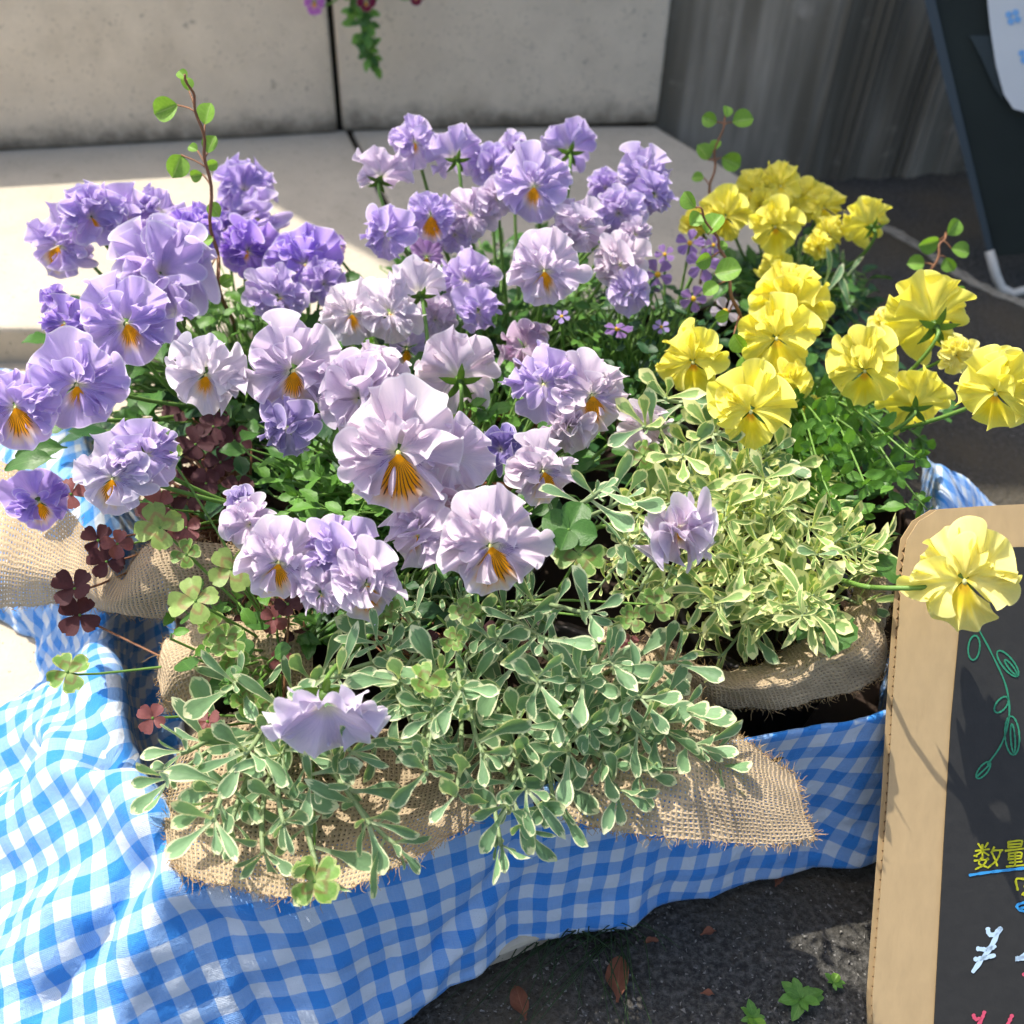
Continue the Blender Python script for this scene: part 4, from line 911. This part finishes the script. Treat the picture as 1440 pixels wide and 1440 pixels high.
for x, y, z, s_, m_ in ((105, 828, .15, .0145, 0), (112, 865, .14, .0135, 0), (150, 790, .15, .012, 0), (138, 760, .15, .011, 0), (222, 710, .175, .012, 1), (245, 740, .17, .011, 1), (262, 742, .17, .010, 1), (165, 765, .16, .010, 1), (300, 600, .17, .014, 0), (275, 625, .165, .013, 0), (310, 650, .16, .012, 0), (290, 680, .16, .012, 0), (265, 700, .155, .012, 0), (335, 690, .16, .012, 0), (330, 620, .165, .012, 0), (100, 695, .18, .011, 1), (215, 1010, .14, .009, 1), (292, 1015, .14, .009, 1), (385, 870, .15, .009, 1), (395, 930, .15, .008, 1), (560, 965, .15, .008, 1), (640, 905, .15, .009, 1), (630, 930, .15, .009, 0), (600, 905, .15, .009, 0), (660, 910, .15, .007, 1), (885, 905, .15, .007, 1), (405, 850, .16, .010, 0)):
    clover(C2, x, y, z, s_, L_PNK if m_ else L_MAR, yaw=rin(0, 1.5), stemcol=STEMB if m_ == 0 else STEM, base=C2.b if y < 860 and x < 400 else (POTS['fl'] if x < 500 else V2.b), lean=(rin(-.3, .3), rin(-.5, .1)))
scatter(C2, L_DK+L_PAN, 40, 290, 650, 90, 80, .13, .165, .012, .02, name='leaf'); scatter(C2, L_MAR, 55, 280, 660, 90, 90, .12, .155, .008, .013, name='leaf'); scatter(C2, L_MAR, 60, 620, 900, 60, 60, .12, .14, .006, .01); scatter(C2, L_MAR, 40, 380, 860, 60, 60, .115, .14, .006, .01)
C2.close(220)

# ------------------------------------------------------------------ pansies
A1 = Plant('pansy_plant', POTS['bl'], 'violet blue ruffled pansy plant at the left in front of the sunlit slab', group='ruffled pansy plants')
for a_ in ((85, 345, 105, .215, 'pansy', VIO, 1, -35, -10, 20), (128, 305, 95, .235, 'cup', VIO, .3, 10, 10, 0), (180, 312, 112, .225, 'side', VIO, .4, 30, 5, -20), (222, 300, 70, .22, 'back', VIO, 0, 40, 40, 0), (225, 385, 150, .23, 'cup', LAV, .2, 15, 30, 10),
          (268, 335, 90, .22, 'cup', (.5, .34, .8), .2, 0, 20, 30), (178, 455, 150, .24, 'pansy', VIO, .6, 5, 5, -10), (250, 440, 95, .22, 'back', LAV, 0, -50, 10, 20), (92, 455, 85, .22, 'pansy', VI2, .5, -40, 0, 10), (108, 540, 140, .235, 'pansy', VIO, .4, 5, -12, 5), (22, 572, 130, .235, 'pansy', VIO, .9, -10, 0, -15),
          (343, 268, 88, .215, 'cup', VIO, .2, 10, 40, 0), (365, 308, 84, .205, 'side', LAV, .2, -60, -20, 20), (348, 352, 96, .2, 'side', (.5, .33, .8), .3, 10, 0, 30), (430, 372, 118, .2, 'side', (.5, .36, .8), .3, 0, 10, 15), (392, 418, 96, .205, 'side', LAV, .4, 20, -5, -20), (318, 325, 60, .195, 'cup', VI2, .2, 0, 20, 0),
          (55, 705, 100, .19, 'pansy', VI2, .9, 5, -15, -15), (78, 425, 46, .215, 'bud', VI2, .2, -20, 30, 0), (290, 525, 125, .225, 'pansy', WHT, .45, 0, -30, 12), (455, 400, 70, .195, 'cup', VIO, .2, 10, 20, 0), (330, 300, 60, .2, 'cup', VIO, .2, 0, 20, 0)):
    flower(A1, a_[0], a_[1], a_[2]*(1.0 if a_[4] in ('back', 'cup') else .97), a_[3], a_[4], a_[5], a_[6], a_[7], a_[8], a_[9])
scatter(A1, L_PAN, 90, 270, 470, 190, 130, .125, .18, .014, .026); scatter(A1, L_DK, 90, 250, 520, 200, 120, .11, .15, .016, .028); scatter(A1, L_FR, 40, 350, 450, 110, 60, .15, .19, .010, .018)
for x, y, yw in ((75, 640, 200), (100, 600, 150), (60, 655, 170), (120, 575, 100), (215, 500, 60), (205, 560, 90), (350, 640, 20)):
    t = R_(yw); A1.leaf(rnd.choice(L_PAN), lmat(G(x+20, y-10, .17), (math.cos(t), -abs(math.sin(t))*.4-.2, .25), (0, -.3, 1), rin(.024, .032)))
A1.close(240)
A2 = Plant('pansy_plant', POTS['mi'], 'pale lavender ruffled pansy plant with the largest flower in the middle', group='ruffled pansy plants')
for a_ in ((412, 520, 158, .225, 'pansy', PLV, .8, 10, -10, 5), (406, 603, 96, .205, 'side', (.5, .42, .68), .2, -20, -20, 10), (505, 560, 128, .215, 'cup', PLV, .2, -20, 10, 0), (532, 535, 100, .22, 'cup', PPK, .2, 0, 25, 0), (560, 635, 205, .24, 'pansy', PPK, 1, 2, -4, -2), (632, 640, 122, .225, 'back', PLV, .1, 30, -10, 0),
          (690, 766, 168, .222, 'pansy', PPK, 1, 4, -8, -8), (590, 750, 110, .205, 'side', PLV, .4, -40, -20, 30), (618, 715, 90, .21, 'pansy', (.72, .52, .6), 1, 55, -10, 40), (392, 790, 132, .205, 'pansy', PLV, .9, -6, -14, 8), (352, 738, 80, .2, 'cup', PLV, .1, -20, 10, 0), (478, 780, 118, .205, 'side', LAV, .5, 10, -10, 10), (515, 820, 112, .2, 'side', PLV, .8, 20, -25, -15),
          (452, 835, 80, .195, 'side', PLV, .5, 0, -30, 0), (160, 672, 118, .21, 'pansy', (.74, .68, .8), .9, -25, -10, 10), (205, 640, 110, .215, 'side', LAV, .2, 25, 0, -20), (340, 712, 56, .2, 'bud', (.5, .42, .68), .1, 0, 20, 0), (645, 532, 128, .205, 'back', PPK, .3, 10, 150, 180), (762, 662, 120, .215, 'pansy', PPK, .9, 35, -5, -10),
          (704, 632, 74, .205, 'bud', (.32, .26, .55), 0, 0, 10, 0), (765, 540, 118, .222, 'side', LAV, .2, -15, 0, 0), (832, 555, 124, .22, 'pansy', PPK, .9, 15, -5, 0), (738, 488, 78, .19, 'wilt', (.62, .46, .6), .1, 0, 20, 0), (905, 600, 78, .19, 'wilt', PPK, .2, 40, -10, 0), (800, 600, 80, .205, 'cup', PPK, .1, 0, -30, 0),
          (952, 742, 122, .205, 'cup', PLV, .5, 25, -48, 0), (458, 985, 150, .18, 'nod', (.78, .7, .84), .1, 6, -62, 0), (495, 442, 100, .205, 'pansy', WHT, .4, 0, 10, 0), (548, 440, 104, .21, 'side', WHT, .3, 10, 0, 0), (590, 412, 92, .215, 'back', WHT, .1, 20, 135, 180), (655, 395, 96, .205, 'side', LAV, .1, -10, 10, 0), (672, 438, 76, .2, 'pansy', VIO, .2, 20, -20, 10), (572, 490, 70, .18, 'viola', VIO, 1, 0, -20, 0), (612, 450, 66, .19, 'cup', PLV, .1, 0, 10, 0)):
    flower(A2, a_[0], a_[1], a_[2]*(1.0 if a_[4] in ('back', 'cup') else .97), a_[3], a_[4], a_[5], a_[6], a_[7], a_[8], a_[9], sx=(1.25 if (a_[0], a_[1]) == (458, 985) else 1.0), k={(560, 635): 4, (690, 766): 5, (412, 520): 7}.get((a_[0], a_[1])))
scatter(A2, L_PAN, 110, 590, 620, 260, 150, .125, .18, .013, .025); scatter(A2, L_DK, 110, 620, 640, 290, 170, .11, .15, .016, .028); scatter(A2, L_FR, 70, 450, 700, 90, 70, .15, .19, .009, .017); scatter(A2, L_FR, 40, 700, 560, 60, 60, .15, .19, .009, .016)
rshoots(A2, 10, 460, 670, 70, 50, .16, .19, L_FR, 7, .010, .017); rshoots(A2, 6, 560, 480, 90, 50, .15, .18, L_FR, 6, .010, .016)
scatter(A2, L_DK, 60, 560, 850, 110, 40, .12, .15, .010, .018); scatter(A2, L_PAN, 40, 480, 880, 70, 35, .11, .145, .010, .018, pet=False)
A2.close(250)
A3 = Plant('pansy_plant', POTS['ba'], 'tall lavender pansy plant at the back standing before the shaded slab', group='ruffled pansy plants')
for a_ in ((583, 200, 76, .25, 'side', LAV, .3, 0, 0, 0), (640, 222, 84, .245, 'back', LAV, .1, 20, 145, 180), (535, 250, 84, .235, 'back', PLV, .1, -20, 130, 150), (690, 238, 68, .235, 'cup', VIO, .1, 0, 10, 0), (722, 215, 54, .24, 'cup', LAV, .1, 0, 10, 0), (752, 262, 118, .25, 'pansy', LAV, .6, -10, 0, 5), (800, 212, 84, .24, 'back', VIO, 0, 10, 150, 170),
          (545, 330, 86, .225, 'side', VIO, .2, -20, -10, 20), (606, 303, 76, .23, 'pansy', VIO, 1, 0, -10, 0), (662, 302, 78, .225, 'side', PLV, .2, 0, 0, 0), (600, 362, 58, .2, 'viola', PNK, 1, 0, 0, 0), (766, 380, 118, .235, 'pansy', PLV, .7, -4, -6, 0), (815, 320, 88, .23, 'side', PLV, .1, 30, 0, 0), (905, 245, 90, .24, 'pansy', LAV, .3, 20, -5, -10), (920, 275, 70, .232, 'side', VIO, .1, 30, -20, 0),
          (870, 300, 76, .225, 'cup', LAV, .1, 0, 0, 0), (893, 330, 54, .22, 'side', PLV, .1, 20, 0, 0), (872, 372, 90, .215, 'side', PPK, .1, 10, -20, 20), (885, 412, 66, .205, 'side', LAV, .1, 0, -20, 0), (478, 345, 34, .2, 'viola', PNK, .6, 50, 0, 0), (640, 330, 60, .21, 'cup', LAV, .1, 0, 0, 0), (850, 265, 56, .225, 'cup', VIO, 0, 20, 20, 0), (700, 280, 60, .235, 'cup', PLV, 0, 0, 0, 0), (575, 405, 40, .2, 'cup', PLV, 0, 0, 0, 0)):
    flower(A3, a_[0], a_[1], a_[2]*(1.0 if a_[4] in ('back', 'cup') else .97), a_[3], a_[4], a_[5], a_[6], a_[7], a_[8], a_[9])
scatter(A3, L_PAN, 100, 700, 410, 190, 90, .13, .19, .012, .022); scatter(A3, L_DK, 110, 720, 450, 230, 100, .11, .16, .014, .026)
A3.close(210)
A4 = Plant('bacopa_plant', POTS['ba']+Vector((.085, -.03, 0)), 'dark leafy plant with small five petal purple flowers between the lavender and yellow pansies')
for x, y, D, c_, yw, pt in ((925, 386, 48, PNK, 0, 0), (975, 420, 42, PNK, 0, -20), (988, 372, 50, PNK, 20, 0), (970, 342, 40, PNK, 0, 10), (868, 462, 44, PNK, 0, -60), (1003, 345, 30, PNK, 30, 0), (1020, 438, 44, PLV, 0, 0), (935, 358, 30, PNK, 0, 20), (930, 460, 24, VI2, 0, 30), (790, 445, 24, VI2, 0, 30)):
    flower(A4, x, y, D, .19+rin(-.01, .01), 'tiny', (.46, .27, .66) if c_ == PNK else c_, 0, yw, pt, rin(0, 60))
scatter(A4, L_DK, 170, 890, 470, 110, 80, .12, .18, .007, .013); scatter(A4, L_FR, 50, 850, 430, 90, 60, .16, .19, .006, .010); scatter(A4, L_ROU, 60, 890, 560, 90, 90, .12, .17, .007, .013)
A4.close(230)
A5 = Plant('yellow_pansy_plant', POTS['br'], 'bright yellow pansy plant in full sun behind the cardboard sign', 'plant', 'yellow pansy plants')
for a_ in ((1112, 432, 118, .2, 'cup', YL, .2, 10, 20, 0), (1092, 475, 124, .215, 'yellow', YL, .5, 0, 5, 0), (975, 508, 114, .205, 'yellow', YL, 1, -15, -10, -10), (1056, 577, 136, .22, 'yellow', YL, .9, 0, -8, 5), (1105, 540, 70, .195, 'cup', YL, .5, 20, -20, 0), (1216, 520, 116, .215, 'yellow', YL, .8, 5, -20, 5), (1312, 455, 130, .22, 'back', YL, .1, 25, 150, 170),
          (1248, 462, 60, .2, 'cup', YLP, .1, 0, 0, 0), (1286, 572, 98, .195, 'back', YL, .1, 5, 150, 180), (1402, 552, 134, .235, 'yellow', YL, .7, -25, -6, 10), (1146, 577, 34, .18, 'cup', YL, 1, 0, 0, 0), (1345, 500, 60, .21, 'cup', YLP, .2, 20, 0, 0)):
    flower(A5, a_[0], a_[1], a_[2]*(1.0 if a_[4] in ('back', 'cup') else .97), a_[3], a_[4], a_[5], a_[6], a_[7], a_[8], a_[9], yel=True)
flower(A5, 1356, 815, 165, .206, 'yellow', YLP, .5, 5, -5, 0, yel=True, base=POTS['ri']+Vector((.035, .02, 0)), stem=False)
hp = G(1300, 826, .2); A5.stem([G(1225, 826, .19), G(1250, 827, .195), G(1280, 827, .199), hp, G(1350, 822, .2)], .0012, .0012); A5.stem(bez(G(1225, 826, .19), G(1195, 825, .18), POTS['ri']+Vector((.02, .0, .04)), POTS['ri']+Vector((.02, .01, 0)), 8), .0012, .0014)
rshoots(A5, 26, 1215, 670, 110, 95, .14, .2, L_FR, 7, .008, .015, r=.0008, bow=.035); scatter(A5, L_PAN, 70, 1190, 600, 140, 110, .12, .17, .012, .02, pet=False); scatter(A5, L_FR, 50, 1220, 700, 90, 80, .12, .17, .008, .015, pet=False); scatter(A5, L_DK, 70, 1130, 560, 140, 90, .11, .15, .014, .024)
for x, y in ((1215, 780), (1160, 735), (1200, 870), (1180, 850)): A5.leaf(rnd.choice(L_PAN), lmat(G(x, y, .17), (rin(-1, 1), -.6, .1), (0, -.2, 1), .026))
A5.close(290)
b6 = G(1120, 400, .02); 
o6 = G(1125, 392, .085); POTS['yb'] = None
c6 = pot('yb', 1110, 400, .05, 'dark pot standing on the asphalt behind the crate under the far yellow pansies', top=.10)
for o_ in list(bpy.data.objects):
    pass
A6 = Plant('yellow_pansy_plant', c6, 'slightly blurred yellow pansy plant at the back in half shade by the pillar', 'plant', 'yellow pansy plants')
for a_ in ((1020, 305, 84, .19, 'yellow', YL, .7, -10, -10, 0), (1058, 268, 62, .195, 'yellow', YL, .2, 0, 0, 0), (1098, 262, 70, .2, 'yellow', YL, .2, 0, 20, 0), (1090, 318, 84, .2, 'yellow', YL, .8, 0, -10, 0), (1132, 283, 66, .19, 'yellow', YL, .4, 10, 0, 0), (1158, 292, 64, .19, 'yellow', YL, .4, 20, 0, 0), (1165, 330, 54, .18, 'yellow', YL, .5, 20, 0, 0), (1150, 348, 40, .175, 'cup', YL, .5, 0, 0, 0),
          (1224, 318, 74, .19, 'back', YL, .2, 35, 150, 180), (1092, 378, 60, .17, 'yellow', YL, .6, 0, -20, 0), (978, 315, 44, .18, 'cup', YL, .2, 0, 0, 0), (1068, 290, 50, .185, 'cup', YL, .2, 0, 0, 0)):
    flower(A6, a_[0], a_[1], a_[2]*(1.0 if a_[4] in ('back', 'cup') else .97), a_[3], a_[4], a_[5], a_[6], a_[7], a_[8], a_[9], yel=True)
scatter(A6, L_PAN, 100, 1110, 390, 110, 60, .1, .16, .010, .02); scatter(A6, L_DK, 130, 1110, 430, 130, 80, .08, .14, .012, .022)
for _ in range(26): q = G(rin(1080, 1200), rin(340, 440), rin(.12, .16)); A6.leaf(rnd.choice(L_VARN), lmat(q, (rin(-.6, .6), rin(-.3, .3), 1), (rin(-1, 1), -1, .2), rin(.015, .025)))
A6.close(230)

# ------------------------------------------------------------------ climbing wire vines
def vine(pts, lvs, label, r=.0013, grp='wiry climbing shoots'):
    b = G(*pts[0]); pl = Plant('climbing_shoot', b, label, 'vine', grp, stem=STEMB)
    P3 = [Vector(q) for q in cr1([tuple(G(*p_)) for p_ in pts], len(pts)*5)]; P3 = [q+Vector((math.sin(i*.9), math.cos(i*.7), 0))*.0012 for i, q in enumerate(P3)]; pl.stem(P3, r, r*.5)
    for x, y, z, D, ang in lvs:
        p = G(x, y, z); t = R_(ang); s_ = D*.85*depth(p)/F; ri = cRr*math.cos(t)+cUr*math.sin(t); q = min(P3, key=lambda k: (k-p).length)
        pl.stem(bez(q, q.lerp(p, .4)+Vector((0, 0, .002)), q.lerp(p, .8), p, 6), .0005, .0005, 'petiole', sides=5)
        pl.leaf(rnd.choice(L_VINE), lmat(p, ri+(-ray(x, y))*rin(-.1, .3), -ray(x, y)+Vector((rin(-.9, .9), 0, rin(-.6, .9))), s_))
    pl.close()
vine([(330, 470, .15), (310, 400, .2), (300, 330, .235), (293, 250, .27), (285, 190, .3), (272, 140, .32), (262, 105, .335)],
     [(250, 148, .31, 42, 180+20), (288, 175, .3, 36, 75), (255, 218, .28, 40, 250), (292, 215, .285, 30, 70), (278, 212, .28, 18, 150), (290, 235, .27, 20, 20), (285, 245, .265, 22, 190), (296, 285, .25, 26, 300), (266, 128, .32, 24, 110), (262, 112, .33, 20, 130), (300, 335, .235, 30, 200), (290, 390, .22, 26, 160), (310, 400, .22, 24, 30)],
     'reddish wiry shoot rising above the violet pansies at the left with bright round leaves')
vine([(985, 400, .12), (992, 320, .17), (1000, 262, .2), (1006, 220, .22), (1018, 165, .245)], [(1030, 172, .24, 34, 15), (1008, 172, .24, 26, 160), (1020, 165, .245, 20, 80), (996, 225, .215, 30, 120), (1015, 222, .215, 34, -25), (1002, 212, .22, 20, 60), (990, 250, .2, 20, 180)],
     'wiry shoot with small leaves standing before the shaded slab at the back right')
vine([(1050, 520, .15), (1044, 470, .2), (1032, 420, .225), (1018, 360, .245), (1005, 330, .255), (985, 295, .27)], [(995, 330, .255, 40, 60), (1005, 385, .24, 44, 10), (1012, 352, .245, 18, 60), (985, 300, .265, 28, 230), (978, 292, .27, 32, 130), (1032, 470, .215, 34, -60), (1025, 440, .22, 24, 200), (1010, 400, .235, 28, 210), (1046, 500, .2, 34, -80), (1000, 362, .245, 30, 200)],
     'reddish wiry shoot with pale veined round leaves crossing in front of the small purple flowers')
vine([(1290, 470, .12), (1300, 420, .165), (1308, 385, .18), (1322, 350, .195), (1328, 328, .2)], [(1300, 370, .18, 28, 180), (1320, 338, .195, 34, 200), (1332, 330, .2, 30, 50), (1338, 350, .195, 30, -10), (1330, 362, .19, 26, -60), (1292, 400, .17, 24, 200), (1335, 408, .17, 26, -10)],
     'short wiry shoot with round green leaves behind the right yellow pansies')

# ------------------------------------------------------------------ hanging plant on top of the wall
hy = 1.085; hb = Yp(512, -60, hy+.03)
HP = Plant('hanging_plant', hb, 'trailing green plant hanging over the top edge of the wall with a pink flower', 'plant')
for pts in (((505, -60), (505, 0), (510, 50), (528, 90)), ((520, -60), (516, 10), (520, 60), (520, 80)), ((500, -60), (498, -10), (500, 30))):
    P3 = [Vector(q) for q in cr1([tuple(Yp(x, y, hy)) for x, y in pts], 12)]; HP.stem(P3, .0008, .0005)
    for k, q in enumerate(P3[2:]):
        for _ in range(3): HP.leaf(rnd.choice(L_FR+L_PAN), lmat(q, (rin(-1, 1), rin(-.6, .1), rin(-1, .3)), (0, -1, .5), rin(.008, .016)))
for x, y, c_, D in ((442, 2, (.6, .2, .6), 40), (515, 2, (.25, .02, .06), 34), (585, -8, (.2, .02, .05), 34), (505, -30, (.3, .03, .08), 36)):
    zq = Yp(x, y, hy-.01); f_ = flower(HP, x, y, D, zq.z, 'viola', c_, .3, 0, 0, 0, base=hb+Vector((0, .0, 0)))
HP.close()
g = Bag(); c_ = hb.copy(); tr = thing('trough_planter', (-.15, 1.2, WT), 'grey trough planter on top of the wall beyond the picture edge', 'planter'); g.prism([(-.17, -.02), (.2, .0), (.2, .1), (-.17, .08)], 0.0005, .11); bevel(g.build('trough', POTM, tr, False, M=W[tr.name]), .004)

# ------------------------------------------------------------------ weeds, dead leaves, grass on the asphalt
def weed(px, py, s_, n, label):
    b = G(px, py, .001); pl = Plant('weed', b, label, 'weed', 'weeds on the asphalt')
    for k in range(n):
        t = k*2.4; pl.leaf(rnd.choice(L_FR+L_VINE[:1]), lmat(b+Vector((0, 0, .003)), (math.cos(t), math.sin(t), rin(.2, .9)), (0, 0, 1), s_*rin(.6, 1.1)))
    pl.close()
weed(1125, 1408, .012, 10, 'bright green weed seedling on the dark asphalt left of the cardboard'); weed(1058, 1436, .009, 8, 'tiny weed at the lower edge left of the larger seedling'); weed(1170, 1385, .006, 6, 'small dark weed close to the cardboard edge')
LD = [leaf_mesh('dead_leaf', LM['dead'], OV, bend=.1, keel=.7, wav=.08, seed=i+3, nv=12, twist=.5) for i in range(3)]
for i, (x, y, s_, az, lb) in enumerate(((868, 1395, .024, 85, 'reddish brown curled dead leaf upright on the asphalt below the cloth'), (740, 1420, .018, 110, 'dead leaf fragment on the asphalt near the lower left hem'), (985, 1300, .009, 20, 'small brown leaf scrap on the asphalt under the cloth hem'), (1090, 1232, .012, 60, 'brown leaf scrap just below the cloth hem near the cardboard'), (905, 1310, .008, 10, 'tiny leaf scrap on the asphalt left of the others'), (985, 1382, .007, 0, 'tiny brown scrap in the middle of the asphalt'))):
    t = R_(az); ob('dead_leaf', LD[i % 3], None, lmat(G(x, y+15, .003), (math.cos(t), math.sin(t), .08), (0, 0, 1), s_), label=lb, cat='dead leaf', group='dead leaves on the asphalt')
g = Bag()
for _ in range(70):
    x = rin(760, 900); b = G(x+rin(-20, 20), rin(1288, 1330), .001); d = Vector((rin(-.06, .03), rin(-.06, .0), rin(.002, .012)))
    g.tube(bez(b, b+Vector((0, 0, .012)), b+d*.6+Vector((0, 0, .012)), b+d, 7), .0006, 3, .0002, cap=False)
g.build('grass', plain('dark_grass', (.025, .05, .015), .6, .3, .3, 60), None, label='thin dark grass blades creeping over the asphalt under the cloth', kind='stuff')
g = Bag()
for _ in range(500):
    b = G(rin(480, 1240), rin(1210, 1500), .001); s_ = rin(.0006, .0018)
    v = [b+Vector((rin(-1, 1), rin(-1, 1), rin(0, .9)))*s_ for _ in range(4)]; g.add(v, [(0, 1, 2), (0, 2, 3), (0, 3, 1), (1, 2, 3)])
g.build('grit', plain('grit', (.2, .19, .17), .9, .1, .5, 400), None, False, label='fine loose grit on the asphalt', kind='stuff')
